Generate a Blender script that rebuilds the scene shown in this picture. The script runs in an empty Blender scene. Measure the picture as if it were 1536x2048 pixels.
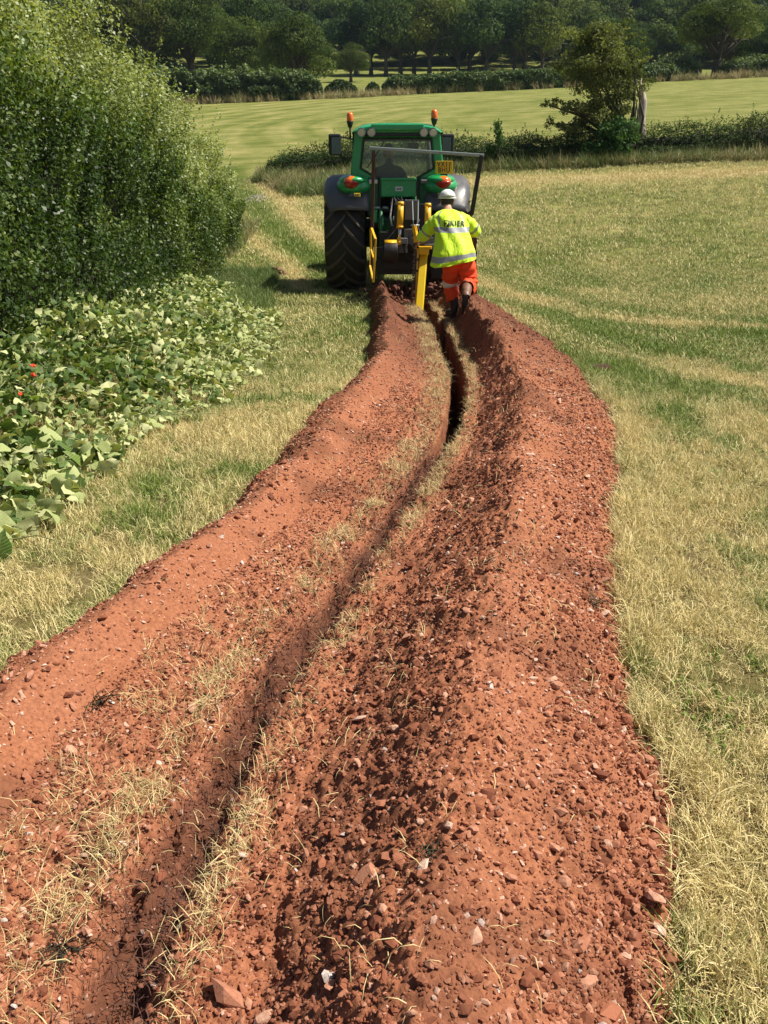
import bpy, bmesh, math, random
import numpy as np
from mathutils import Vector, Matrix, Euler
from mathutils.bvhtree import BVHTree
R = math.radians
PI = math.pi
SC = bpy.context.scene
COL = SC.collection
rng = np.random.default_rng(11)
random.seed(5)

# ------------------------------------------------------------------ camera, sky, sun, exposure
CAM_H = 1.8
PITCH = 21.68
cam = bpy.data.cameras.new('camera')
cam.sensor_fit = 'VERTICAL'; cam.sensor_height = 36.0
cam.lens = 36.0 * 1650 / 2048
cam.clip_start = 0.05; cam.clip_end = 2500
camo = bpy.data.objects.new('camera', cam); COL.objects.link(camo)
camo.location = (0, 0, CAM_H); camo.rotation_euler = (R(90 - PITCH), 0, 0)
SC.camera = camo

SUN_EL, SUN_AZ = 56.0, 5.0          # azimuth counted from +X (right) towards +Y (away)
world = bpy.data.worlds.new('World'); SC.world = world; world.use_nodes = True
wn = world.node_tree.nodes; wl = world.node_tree.links
bg = wn['Background']
sky = wn.new('ShaderNodeTexSky'); sky.sky_type = 'NISHITA'; sky.sun_disc = False
sky.sun_elevation = R(SUN_EL); sky.sun_rotation = R(90 - SUN_AZ)
sky.air_density = 1.0; sky.dust_density = 1.5
wl.new(sky.outputs[0], bg.inputs[0]); bg.inputs[1].default_value = 0.055
sl = bpy.data.lights.new('sun', 'SUN'); sl.energy = 5.0; sl.angle = R(0.5); sl.color = (1, 0.94, 0.82)
so = bpy.data.objects.new('sun', sl); COL.objects.link(so)
sd = Vector((math.cos(R(SUN_AZ)) * math.cos(R(SUN_EL)), math.sin(R(SUN_AZ)) * math.cos(R(SUN_EL)), math.sin(R(SUN_EL))))
so.rotation_euler = sd.to_track_quat('Z', 'Y').to_euler()
so.location = (20, 5, 30)
SC.view_settings.view_transform = 'Standard'; SC.view_settings.look = 'None'
SC.view_settings.exposure = 0.66; SC.view_settings.gamma = 1
SC.render.engine = 'CYCLES'
SC.cycles.max_bounces = 6; SC.cycles.diffuse_bounces = 3; SC.cycles.transparent_max_bounces = 12
SC.cycles.use_denoising = True

# ------------------------------------------------------------------ helpers
def smooth(a, b, x):
    t = np.clip((np.asarray(x, float) - a) / (b - a), 0, 1)
    return t * t * (3 - 2 * t)

def hash2(i, j, seed):
    i = i.astype(np.int64); j = j.astype(np.int64)
    n = (i * 374761393 + j * 668265263 + seed * 974634777) & 0x7fffffff
    n = ((n ^ (n >> 13)) * 1274126177) & 0x7fffffff
    n = (n ^ (n >> 16)) & 0x7fffffff
    return n / float(0x7fffffff)

def vnoise(x, y, seed=0):
    x = np.asarray(x, float); y = np.asarray(y, float)
    xi = np.floor(x); yi = np.floor(y); fx = x - xi; fy = y - yi
    fx = fx * fx * (3 - 2 * fx); fy = fy * fy * (3 - 2 * fy)
    a = hash2(xi, yi, seed); b = hash2(xi + 1, yi, seed); c = hash2(xi, yi + 1, seed); d = hash2(xi + 1, yi + 1, seed)
    return (a * (1 - fx) + b * fx) * (1 - fy) + (c * (1 - fx) + d * fx) * fy

def fbm(x, y, octv=4, seed=0):
    s = 0; a = .5; t = 0
    for k in range(octv):
        s = s + a * vnoise(x * 2 ** k + 17.3 * k, y * 2 ** k - 9.1 * k, seed + k); t += a; a *= .5
    return s / t

def tag(o, label=None, cat=None, group=None, kind=None):
    if label: o['label'] = label
    if cat: o['category'] = cat
    if group: o['group'] = group
    if kind: o['kind'] = kind
    return o

def empty(name, loc=(0, 0, 0), rz=0, parent=None):
    o = bpy.data.objects.new(name, None); COL.objects.link(o)
    o.empty_display_size = .1
    o.location = loc; o.rotation_euler = (0, 0, rz)
    if parent: o.parent = parent
    return o

def mesh_np(name, V, F, mats=(), smooth_=False, mi=None):
    """V (n,3) array, F (m,k) int array with k = 3 or 4"""
    V = np.asarray(V, np.float32); F = np.asarray(F, np.int32)
    me = bpy.data.meshes.new(name)
    n, k = F.shape
    me.vertices.add(len(V)); me.vertices.foreach_set('co', V.ravel())
    me.loops.add(n * k); me.loops.foreach_set('vertex_index', F.ravel())
    me.polygons.add(n); me.polygons.foreach_set('loop_start', np.arange(n, dtype=np.int32) * k)
    try: me.polygons.foreach_set('loop_total', np.full(n, k, np.int32))
    except Exception: pass
    if smooth_: me.polygons.foreach_set('use_smooth', np.ones(n, bool))
    for m in mats: me.materials.append(m)
    if mi is not None: me.polygons.foreach_set('material_index', np.asarray(mi, np.int32))
    me.update(calc_edges=True)
    return me

def link(name, me, parent=None, loc=None):
    o = bpy.data.objects.new(name, me); COL.objects.link(o)
    if parent: o.parent = parent
    if loc is not None: o.location = loc
    return o

class MB:
    """collects primitives into one mesh"""
    def __init__(s): s.v = []; s.f = []; s.sm = []; s.mi = []; s.m = 0
    def add(s, V, F, smooth_=False):
        b = len(s.v); s.v += [tuple(p) for p in V]
        for f in F: s.f.append(tuple(b + i for i in f)); s.sm.append(smooth_); s.mi.append(s.m)
    def box(s, c, d, rot=None):
        x, y, z = [q / 2 for q in d]
        V = [Vector((i * x, j * y, k * z)) for i in (-1, 1) for j in (-1, 1) for k in (-1, 1)]
        if rot is not None: M = Euler([R(a) for a in rot]).to_matrix(); V = [M @ p for p in V]
        V = [p + Vector(c) for p in V]
        s.add(V, [(0, 1, 3, 2), (4, 6, 7, 5), (0, 4, 5, 1), (2, 3, 7, 6), (0, 2, 6, 4), (1, 5, 7, 3)]); return s
    def beam(s, a, b, w, h, up=(0, 0, 1)):
        a = Vector(a); b = Vector(b); d = (b - a); L = d.length; d.normalize()
        u = Vector(up)
        if abs(d.dot(u)) > .98: u = Vector((0, 1, 0))
        x = d.cross(u).normalized(); z = x.cross(d)
        V = [p + x * (i * w / 2) + z * (k * h / 2) for p in (a, b) for i in (-1, 1) for k in (-1, 1)]
        s.add(V, [(0, 1, 3, 2), (4, 6, 7, 5), (0, 4, 5, 1), (2, 3, 7, 6), (0, 2, 6, 4), (1, 5, 7, 3)]); return s
    def cyl(s, a, b, r0, r1=None, n=16, caps=True):
        r1 = r0 if r1 is None else r1
        a = Vector(a); b = Vector(b); d = (b - a).normalized()
        u = Vector((0, 0, 1)) if abs(d.z) < .9 else Vector((0, 1, 0))
        x = d.cross(u).normalized(); y = d.cross(x)
        ring = [(math.cos(2 * PI * i / n), math.sin(2 * PI * i / n)) for i in range(n)]
        V = [a + (x * c + y * q) * r0 for c, q in ring] + [b + (x * c + y * q) * r1 for c, q in ring]
        s.add(V, [(i, (i + 1) % n, n + (i + 1) % n, n + i) for i in range(n)], True)
        if caps:
            s.add(V[:n], [tuple(range(n))[::-1]]); s.add(V[n:], [tuple(range(n))])
        return s
    def tube(s, pts, rad, n=8, caps=True, sx=1.0, ref=None):
        pts = [Vector(p) for p in pts]
        if not hasattr(rad, '__len__'): rad = [rad] * len(pts)
        V = []; prev = Vector(ref) if ref else None
        for i, p in enumerate(pts):
            d = (pts[min(i + 1, len(pts) - 1)] - pts[max(i - 1, 0)]).normalized()
            if prev is None: prev = d.cross(Vector((0, 0, 1)) if abs(d.z) < .9 else Vector((0, 1, 0)))
            x = (prev - d * prev.dot(d)).normalized(); y = d.cross(x); prev = x
            for k in range(n):
                t = 2 * PI * k / n; V.append(p + (x * math.cos(t) * sx + y * math.sin(t)) * rad[i])
        F = [(i * n + k, i * n + (k + 1) % n, (i + 1) * n + (k + 1) % n, (i + 1) * n + k) for i in range(len(pts) - 1) for k in range(n)]
        s.add(V, F, True)
        if caps: s.add(V[:n], [tuple(range(n))[::-1]], True); s.add(V[-n:], [tuple(range(n))], True)
        return s
    def lathe(s, prof, c=(0, 0, 0), axis='z', n=24):
        V = []
        for r, h in prof:
            for k in range(n):
                t = 2 * PI * k / n; a, b = r * math.cos(t), r * math.sin(t)
                q = (a, b, h) if axis == 'z' else ((h, a, b) if axis == 'x' else (a, h, b))
                V.append(Vector(c) + Vector(q))
        F = [(i * n + k, i * n + (k + 1) % n, (i + 1) * n + (k + 1) % n, (i + 1) * n + k) for i in range(len(prof) - 1) for k in range(n)]
        s.add(V, F, True); return s
    def prism(s, poly, a, b, axis='y'):
        """poly in the two other axes, extruded from a to b along axis"""
        def P(p, t): return (p[0], t, p[1]) if axis == 'y' else ((t, p[0], p[1]) if axis == 'x' else (p[0], p[1], t))
        n = len(poly); V = [P(p, a) for p in poly] + [P(p, b) for p in poly]
        s.add(V, [tuple(range(n)), tuple(range(n, 2 * n))[::-1]] + [(i, n + i, n + (i + 1) % n, (i + 1) % n) for i in range(n)]); return s
    def ell(s, c, r, n=14, m=9, z0=-1.0, rot=None):
        V = []; a0 = math.asin(max(-1, z0))
        M = Euler([R(a) for a in rot]).to_matrix() if rot else Matrix.Identity(3)
        for i in range(m + 1):
            ph = a0 + (PI / 2 - a0) * i / m
            for k in range(n):
                t = 2 * PI * k / n
                V.append(Vector(c) + M @ Vector((r[0] * math.cos(ph) * math.cos(t), r[1] * math.cos(ph) * math.sin(t), r[2] * math.sin(ph))))
        F = [(i * n + k, i * n + (k + 1) % n, (i + 1) * n + (k + 1) % n, (i + 1) * n + k) for i in range(m) for k in range(n)]
        F.append(tuple(range(n))[::-1])
        s.add(V, F, True); return s
    def mesh(s, name, mats):
        me = bpy.data.meshes.new(name); me.from_pydata([tuple(p) for p in s.v], [], s.f)
        mats = mats if isinstance(mats, (list, tuple)) else [mats]
        for m in mats: me.materials.append(m)
        me.polygons.foreach_set('use_smooth', s.sm); me.polygons.foreach_set('material_index', s.mi)
        bm = bmesh.new(); bm.from_mesh(me)
        bmesh.ops.remove_doubles(bm, verts=bm.verts, dist=1e-5)
        bmesh.ops.recalc_face_normals(bm, faces=bm.faces); bm.to_mesh(me); bm.free()
        me.update(); return me
    def build(s, name, mats, parent=None, bevel=0, loc=None):
        o = link(name, s.mesh(name, mats), parent, loc)
        if bevel:
            b = o.modifiers.new('bevel', 'BEVEL'); b.width = bevel; b.segments = 2; b.limit_method = 'ANGLE'; b.angle_limit = R(40)
            b.harden_normals = False
        return o

# ------------------------------------------------------------------ materials
def newmat(name):
    m = bpy.data.materials.new(name); m.use_nodes = True
    nt = m.node_tree; p = nt.nodes['Principled BSDF']
    return m, nt.nodes, nt.links, p

def ramp(n, stops):
    r = n.new('ShaderNodeValToRGB'); e = r.color_ramp.elements
    while len(e) < len(stops): e.new(.5)
    for i, (t, c) in enumerate(stops): e[i].position = t; e[i].color = (*c, 1)
    return r

def mixc(n, l, fac, a, b, mode='MIX'):
    m = n.new('ShaderNodeMix'); m.data_type = 'RGBA'; m.blend_type = mode
    for sock, val in ((m.inputs[0], fac), (m.inputs[6], a), (m.inputs[7], b)):
        if isinstance(val, (int, float)): sock.default_value = val
        elif isinstance(val, tuple): sock.default_value = (*val, 1)
        else: l.new(val, sock)
    return m.outputs[2]

def math_(n, l, op, a, b=None, c=None, clamp=False):
    m = n.new('ShaderNodeMath'); m.operation = op; m.use_clamp = clamp
    for i, v in enumerate((a, b, c)):
        if v is None: continue
        if isinstance(v, (int, float)): m.inputs[i].default_value = v
        else: l.new(v, m.inputs[i])
    return m.outputs[0]

def tex_noise(n, l, scale, detail=4, rough=.55, vec=None, dist=0):
    t = n.new('ShaderNodeTexNoise'); t.inputs['Scale'].default_value = scale
    t.inputs['Detail'].default_value = detail; t.inputs['Roughness'].default_value = rough
    t.inputs['Distortion'].default_value = dist
    if vec is not None: l.new(vec, t.inputs['Vector'])
    return t.outputs[0]

def geo_pos(n): return n.new('ShaderNodeNewGeometry').outputs['Position']

def paint(name, col, rough=.4, metal=0, dirt=.25, dirtcol=(.16, .085, .05), scale=9, bump=.02, coat=0):
    m, n, l, p = newmat(name)
    tc = n.new('ShaderNodeTexCoord').outputs['Object']
    f = tex_noise(n, l, scale, 6, .65, tc)
    r = ramp(n, [(.42, (0, 0, 0)), (.78, (1, 1, 1))]); l.new(f, r.inputs[0])
    fac = math_(n, l, 'MULTIPLY', r.outputs[0], dirt)
    l.new(mixc(n, l, fac, col, dirtcol), p.inputs['Base Color'])
    p.inputs['Metallic'].default_value = metal
    l.new(math_(n, l, 'MULTIPLY_ADD', r.outputs[0], .3, rough), p.inputs['Roughness'])
    if coat: p.inputs['Coat Weight'].default_value = coat
    if bump:
        b = n.new('ShaderNodeBump'); b.inputs['Strength'].default_value = bump * 5; b.inputs['Distance'].default_value = .004
        l.new(tex_noise(n, l, 60, 3, .6, tc), b.inputs['Height']); l.new(b.outputs[0], p.inputs['Normal'])
    return m

def leafmat(name, stops, trans=.3, rough=.5, spec=.4, back=None, vary=False, veins=False):
    """leaf faces with a face attribute 'tint'; light passes through them"""
    m, n, l, p = newmat(name)
    a = n.new('ShaderNodeAttribute'); a.attribute_name = 'tint'
    r = ramp(n, stops); l.new(a.outputs['Fac'], r.inputs[0])
    nz = tex_noise(n, l, .9, 3, .6, geo_pos(n))
    c = mixc(n, l, math_(n, l, 'MULTIPLY', nz, .5), r.outputs[0], tuple(q * .45 for q in stops[0][1]))
    if veins:
        lp = n.new('ShaderNodeAttribute'); lp.attribute_name = 'lp'; sx = n.new('ShaderNodeSeparateXYZ'); l.new(lp.outputs['Vector'], sx.inputs[0])
        ax = math_(n, l, 'ABSOLUTE', sx.outputs[0]); vv_ = math_(n, l, 'SINE', math_(n, l, 'MULTIPLY', math_(n, l, 'SUBTRACT', math_(n, l, 'MULTIPLY', ax, .8), sx.outputs[1]), 42))
        mk = math_(n, l, 'MAXIMUM', math_(n, l, 'GREATER_THAN', vv_, .80), math_(n, l, 'LESS_THAN', ax, .018))
        c = mixc(n, l, math_(n, l, 'MULTIPLY', mk, .45), c, mixc(n, l, .5, c, (.62, .70, .40)))
        blot = tex_noise(n, l, 28, 4, .7, geo_pos(n)); c = mixc(n, l, math_(n, l, 'MULTIPLY_ADD', blot, 2.4, -1.35, clamp=True), c, (.26, .20, .08))
    if vary:
        oi = n.new('ShaderNodeObjectInfo').outputs['Random']
        rv = ramp(n, [(0, (.55, .72, .75)), (.35, (.9, .95, .8)), (.7, (1.35, 1.3, .95)), (1, (1.0, .85, .55))]); l.new(oi, rv.inputs[0])
        c = mixc(n, l, 1.0, c, rv.outputs[0], 'MULTIPLY')
    if back:
        g = n.new('ShaderNodeNewGeometry'); c = mixc(n, l, g.outputs['Backfacing'], c, back)
    l.new(c, p.inputs['Base Color']); p.inputs['Roughness'].default_value = rough
    p.inputs['Specular IOR Level'].default_value = spec
    t = n.new('ShaderNodeBsdfTranslucent')
    tcol = mixc(n, l, 1.0, c, (1.25, 1.2, .45), 'MULTIPLY'); l.new(tcol, t.inputs[0])
    mx = n.new('ShaderNodeMixShader'); mx.inputs[0].default_value = trans
    l.new(p.outputs[0], mx.inputs[1]); l.new(t.outputs[0], mx.inputs[2])
    l.new(mx.outputs[0], n['Material Output'].inputs[0])
    return m

# grass blades and the meadow sheet share these colours
GREEN = (.135, .19, .038); DRYG = (.46, .36, .145); DARKG = (.06, .09, .02)
def blademat(name, green, straw, straw2, trans=.2):
    m, n, l, p = newmat(name)
    a = n.new('ShaderNodeAttribute'); a.attribute_name = 'tint'
    d = n.new('ShaderNodeAttribute'); d.attribute_name = 'dry'; d.attribute_type = 'INSTANCER'
    oi = n.new('ShaderNodeObjectInfo').outputs['Random']
    s1 = mixc(n, l, a.outputs['Fac'], straw, straw2)
    s0 = mixc(n, l, a.outputs['Fac'], green, tuple(q * 1.5 for q in green))
    v = math_(n, l, 'ADD', d.outputs['Fac'], math_(n, l, 'MULTIPLY_ADD', a.outputs['Fac'], .9, -.45))
    v = math_(n, l, 'ADD', v, math_(n, l, 'MULTIPLY_ADD', oi, .5, -.25))
    v = math_(n, l, 'MULTIPLY_ADD', v, 2.2, -.6, clamp=True)
    c = mixc(n, l, v, s0, s1)
    l.new(c, p.inputs['Base Color']); p.inputs['Roughness'].default_value = .55; p.inputs['Specular IOR Level'].default_value = .3
    t = n.new('ShaderNodeBsdfTranslucent'); l.new(c, t.inputs[0])
    mx = n.new('ShaderNodeMixShader'); mx.inputs[0].default_value = trans
    l.new(p.outputs[0], mx.inputs[1]); l.new(t.outputs[0], mx.inputs[2]); l.new(mx.outputs[0], n['Material Output'].inputs[0])
    return m

SOIL = (.335, .122, .054); SOILD = (.125, .043, .025); SOILL = (.40, .172, .098)
def soilmat():
    m, n, l, p = newmat('red_soil')
    P = geo_pos(n)
    a = n.new('ShaderNodeAttribute'); a.attribute_name = 'moist'
    big = tex_noise(n, l, 3.5, 5, .6, P); fine = tex_noise(n, l, 70, 5, .7, P)
    c = mixc(n, l, big, SOIL, SOILL)
    r = ramp(n, [(.35, (0, 0, 0)), (.62, (1, 1, 1))]); l.new(fine, r.inputs[0])
    c = mixc(n, l, math_(n, l, 'MULTIPLY_ADD', r.outputs[0], -.6, .6), c, SOILD)
    c = mixc(n, l, a.outputs['Fac'], c, (.115, .046, .027))
    vo = n.new('ShaderNodeTexVoronoi'); vo.inputs['Scale'].default_value = 55; l.new(P, vo.inputs['Vector'])
    sp = math_(n, l, 'LESS_THAN', vo.outputs['Distance'], .17)
    sel = math_(n, l, 'GREATER_THAN', n_sep(n, l, vo.outputs['Color']), .72)
    c = mixc(n, l, math_(n, l, 'MULTIPLY', math_(n, l, 'MULTIPLY', sp, sel), .75), c, (.58, .36, .26))
    l.new(c, p.inputs['Base Color']); p.inputs['Roughness'].default_value = .95; p.inputs['Specular IOR Level'].default_value = .1
    b = n.new('ShaderNodeBump'); b.inputs['Strength'].default_value = .9; b.inputs['Distance'].default_value = .006
    h = math_(n, l, 'ADD', fine, math_(n, l, 'MULTIPLY', tex_noise(n, l, 240, 3, .6, P), .35))
    l.new(h, b.inputs['Height']); l.new(b.outputs[0], p.inputs['Normal'])
    return m

def n_sep(n, l, c):
    s = n.new('ShaderNodeSeparateColor'); l.new(c, s.inputs[0]); return s.outputs[0]

def stonemat(name, stops, bump=.5):
    m, n, l, p = newmat(name)
    oi = n.new('ShaderNodeObjectInfo').outputs['Random']
    r = ramp(n, stops); l.new(oi, r.inputs[0])
    P = geo_pos(n); nz = tex_noise(n, l, 90, 5, .65, P)
    c = mixc(n, l, math_(n, l, 'MULTIPLY_ADD', nz, 1.6, -.60, clamp=True), r.outputs[0], (.235, .084, .046))
    mo_ = n.new('ShaderNodeAttribute'); mo_.attribute_name = 'moist'; mo_.attribute_type = 'INSTANCER'
    c = mixc(n, l, math_(n, l, 'MULTIPLY', mo_.outputs['Fac'], .85), c, (.135, .052, .030))
    l.new(c, p.inputs['Base Color']); p.inputs['Roughness'].default_value = .9; p.inputs['Specular IOR Level'].default_value = .15
    b = n.new('ShaderNodeBump'); b.inputs['Strength'].default_value = bump; b.inputs['Distance'].default_value = .003
    l.new(tex_noise(n, l, 160, 4, .6, P), b.inputs['Height']); l.new(b.outputs[0], p.inputs['Normal'])
    return m

def meadowmat():
    m, n, l, p = newmat('meadow_turf')
    P = geo_pos(n)
    a = n.new('ShaderNodeAttribute'); a.attribute_name = 'dry'
    thatch = n.new('ShaderNodeAttribute'); thatch.attribute_name = 'thatch'
    # mowing swaths on the far field: rings round the turn of the mower
    vs = n.new('ShaderNodeVectorMath'); vs.operation = 'SUBTRACT'; l.new(P, vs.inputs[0]); vs.inputs[1].default_value = (22, 60, 0)
    vm = n.new('ShaderNodeVectorMath'); vm.operation = 'MULTIPLY'; l.new(vs.outputs[0], vm.inputs[0]); vm.inputs[1].default_value = (1, 1, 0)
    vl = n.new('ShaderNodeVectorMath'); vl.operation = 'LENGTH'; l.new(vm.outputs[0], vl.inputs[0])
    wob = tex_noise(n, l, .12, 3, .5, P)
    rad = math_(n, l, 'MULTIPLY_ADD', wob, 3.0, vl.outputs['Value'])
    st = math_(n, l, 'SINE', math_(n, l, 'MULTIPLY', rad, 2 * PI / 3.3))
    st2 = math_(n, l, 'SINE', math_(n, l, 'MULTIPLY', rad, 2 * PI / 1.07))
    sp = n.new('ShaderNodeSeparateXYZ'); l.new(P, sp.inputs[0])
    farm = math_(n, l, 'MULTIPLY_ADD', sp.outputs[1], .06, -2.3, clamp=True)
    leftm = math_(n, l, 'MULTIPLY_ADD', sp.outputs[0], -.09, .75, clamp=True)
    amp = math_(n, l, 'MULTIPLY', farm, math_(n, l, 'MULTIPLY_ADD', leftm, .11, .02))
    mp = n.new('ShaderNodeMapping'); mp.inputs['Scale'].default_value = (.10, .9, 1); l.new(P, mp.inputs[0])
    lin = tex_noise(n, l, 1.0, 6, .66, mp.outputs[0])
    mot = tex_noise(n, l, .55, 7, .7, P)
    fine = tex_noise(n, l, 9, 6, .75, P); vfine = tex_noise(n, l, 34, 4, .8, P)
    v = math_(n, l, 'ADD', a.outputs['Fac'], math_(n, l, 'MULTIPLY', math_(n, l, 'MULTIPLY_ADD', st2, .4, st), amp))
    v = math_(n, l, 'ADD', v, math_(n, l, 'MULTIPLY_ADD', lin, 1.1, -.55))
    v = math_(n, l, 'ADD', v, math_(n, l, 'MULTIPLY_ADD', mot, .9, -.45))
    v = math_(n, l, 'ADD', v, math_(n, l, 'MULTIPLY_ADD', fine, .7, -.35), clamp=True)
    r = ramp(n, [(0, (.09, .135, .018)), (.35, (.20, .225, .05)), (.62, (.31, .31, .095)), (.85, (.44, .385, .15)), (1, (.54, .44, .22))])
    l.new(v, r.inputs[0])
    c = mixc(n, l, math_(n, l, 'MULTIPLY_ADD', vfine, 1.3, -.35, clamp=True), mixc(n, l, 1.0, r.outputs[0], (.62, .62, .6), 'MULTIPLY'), r.outputs[0])
    c = mixc(n, l, thatch.outputs['Fac'], c, mixc(n, l, vfine, (.055, .045, .018), (.22, .165, .065)))
    l.new(c, p.inputs['Base Color']); p.inputs['Roughness'].default_value = .9; p.inputs['Specular IOR Level'].default_value = .1
    b = n.new('ShaderNodeBump'); b.inputs['Strength'].default_value = .8; b.inputs['Distance'].default_value = .05
    l.new(math_(n, l, 'ADD', fine, vfine), b.inputs['Height']); l.new(b.outputs[0], p.inputs['Normal'])
    return m

M = {}
M['soil'] = soilmat()
M['meadow'] = meadowmat()
M['blade'] = blademat('grass_blade', (.135, .195, .032), (.51, .405, .155), (.82, .70, .37))
M['tallblade'] = blademat('tall_grass_blade', (.10, .15, .035), (.30, .235, .10), (.48, .39, .2))
M['straw'] = blademat('straw', (.3, .3, .09), (.46, .35, .15), (.68, .55, .28), .1)
M['clod'] = stonemat('soil_clod', [(0, (.13, .044, .025)), (.5, (.255, .088, .046)), (.8, (.35, .14, .08)), (1, (.48, .24, .155))])
M['stone'] = stonemat('pale_stone', [(0, (.34, .14, .08)), (.4, (.44, .21, .13)), (.75, (.56, .33, .23)), (.93, (.64, .46, .36)), (1, (.58, .55, .52))])
M['hedge'] = leafmat('hedge_leaf', [(0, (.016, .038, .009)), (.35, (.060, .112, .020)), (.65, (.150, .225, .040)), (1, (.48, .54, .24))], .36, .45, .35)
M['hedgeb'] = leafmat('bramble_leaf', [(0, (.022, .045, .012)), (.5, (.05, .088, .022)), (.8, (.09, .14, .036)), (1, (.16, .22, .07))], .25, .6, .15)
M['farhedge'] = leafmat('far_hedge_leaf', [(0, (.05, .08, .03)), (.5, (.10, .155, .055)), (1, (.24, .32, .14))], .25, .6, .15)
M['tree'] = leafmat('tree_leaf', [(0, (.022, .042, .014)), (.5, (.07, .112, .034)), (1, (.20, .26, .075))], .3, .7, .08, vary=True)
M['oak'] = leafmat('oak_leaf', [(0, (.03, .055, .014)), (.5, (.10, .15, .035)), (1, (.24, .29, .08))], .3, .7, .08)
M['willow'] = leafmat('olive_leaf', [(0, (.055, .078, .024)), (.5, (.15, .185, .06)), (1, (.33, .36, .15))], .42, .6, .15)
M['elder'] = leafmat('elder_leaf', [(0, (.035, .09, .025)), (1, (.12, .24, .07))], .3, .6, .12)
M['bean'] = leafmat('bean_leaf', [(0, (.05, .11, .016)), (.5, (.11, .19, .028)), (1, (.20, .29, .05))], .35, .5, .25, veins=True)
M['beanpale'] = leafmat('wilted_leaf_underside', [(0, (.30, .36, .12)), (.5, (.48, .52, .23)), (1, (.66, .66, .36))], .2, .8, .1, veins=True)
M['twig'] = paint('twig_bark', (.028, .030, .014), .9, 0, .3, (.07, .06, .035))
M['bark'] = paint('bark', (.085, .068, .05), .9, 0, .5, (.04, .035, .025), 3, .3)
M['deadwood'] = paint('dead_wood', (.50, .43, .36), .85, 0, .95, (.10, .075, .06), 3.2, .5)
M['green'] = paint('green_paint', (.014, .33, .095), .25, 0, .15, (.10, .12, .05), 5, .0, .5)
M['greend'] = paint('green_casting', (.012, .11, .035), .5, 0, .5, (.05, .05, .03), 12, .02)
M['fender'] = paint('grey_plastic', (.085, .085, .09), .34, 0, .5, (.20, .14, .10), 4, .01)
M['black'] = paint('black_steel', (.012, .012, .013), .45, 0, .3, (.07, .045, .03), 14, .02)
M['blackp'] = paint('black_plastic', (.018, .018, .02), .5, 0, .2, (.06, .05, .04), 8, .01)
M['rubber'] = paint('tyre_rubber', (.022, .020, .019), .72, 0, .75, (.085, .058, .042), 5, .05)
M['lug'] = paint('worn_lug_rubber', (.085, .066, .052), .75, 0, .8, (.15, .105, .075), 6, .05)
M['yellow'] = paint('yellow_paint', (.78, .42, .008), .35, 0, .16, (.22, .13, .05), 6, .01)
M['yellowb'] = paint('boom_yellow', (.82, .56, .006), .38, 0, .14, (.25, .14, .05), 7, .01)
M['chrome'] = paint('chrome_rod', (.72, .72, .74), .12, 1, .1)
M['steel'] = paint('grey_steel', (.15, .15, .155), .5, .3, .35, (.12, .08, .055), 9, .02)
M['galv'] = paint('galvanised_steel', (.36, .41, .38), .4, .55, .45, (.17, .13, .10), 11, .02)
M['rust'] = paint('rusty_steel', (.075, .032, .022), .8, 0, .6, (.17, .065, .035), 10, .05)
M['redplate'] = paint('soiled_red_plate', (.11, .022, .016), .7, 0, .6, (.20, .07, .04), 5, .03)
M['chain'] = paint('worn_chain_steel', (.20, .15, .12), .45, .7, .8, (.10, .045, .025), 20, .03)
M['lampglass'] = paint('lamp_lens', (.62, .6, .55), .15, .2, .1)
M['amber'] = paint('amber_lens', (.9, .17, .006), .12, 0, .05, coat=.8)
M['red'] = paint('red_lens', (.42, .008, .006), .15, 0, .05, coat=.8)
M['plate'] = paint('yellow_number_plate', (.78, .50, .02), .4, 0, .1)
M['ink'] = paint('black_print', (.006, .006, .006), .5, 0, .05)
M['white'] = paint('white_plastic', (.75, .75, .73), .35, 0, .2, (.4, .33, .25), 10)
M['hatm'] = M['white']
M['skin'] = paint('skin', (.50, .25, .165), .5, 0, .2, (.42, .16, .10), 20, .01)
M['hair'] = paint('dark_hair', (.018, .013, .010), .6, 0, .3, (.04, .03, .02), 60, .3)
M['orange'] = paint('orange_trousers', (.86, .075, .008), .75, 0, .4, (.35, .06, .02), 4, .1)
M['tape'] = paint('reflective_tape', (.30, .31, .32), .45, .1, .15, (.2, .2, .2), 30, .03)
M['tapew'] = paint('pale_reflective_tape', (.75, .73, .68), .5, 0, .2, (.4, .3, .2), 30, .03)
M['boot'] = paint('brown_boot_leather', (.17, .075, .04), .5, 0, .4, (.26, .12, .07), 12, .06)
M['bootb'] = paint('black_boot', (.015, .013, .012), .55, 0, .4, (.10, .05, .03), 14, .05)
M['cloth'] = paint('navy_shirt', (.02, .026, .04), .8, 0, .1)
M['seat'] = paint('seat_fabric', (.03, .03, .032), .8, 0, .1)
M['redflower'] = paint('scarlet_petal', (.80, .06, .012), .5, 0, .05)
M['gravel'] = paint('grey_gravel', (.33, .29, .27), .9, 0, .6, (.2, .17, .14), 12, .3)

def hivis():
    m, n, l, p = newmat('yellow_hi_vis_fabric')
    tc = n.new('ShaderNodeTexCoord').outputs['Object']
    f = tex_noise(n, l, 6, 4, .6, tc)
    c = mixc(n, l, math_(n, l, 'MULTIPLY_ADD', f, 1.2, -.3, clamp=True), (.56, .86, .005), (.70, .93, .012))
    l.new(c, p.inputs['Base Color']); p.inputs['Roughness'].default_value = .6
    p.inputs['Sheen Weight'].default_value = .2
    mp = n.new('ShaderNodeMapping'); mp.inputs['Scale'].default_value = (1, 1, .35); l.new(tc, mp.inputs[0])
    b = n.new('ShaderNodeBump'); b.inputs['Strength'].default_value = .7; b.inputs['Distance'].default_value = .03
    l.new(tex_noise(n, l, 13, 3, .5, mp.outputs[0], .8), b.inputs['Height']); l.new(b.outputs[0], p.inputs['Normal'])
    return m
M['hivis'] = hivis()

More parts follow.
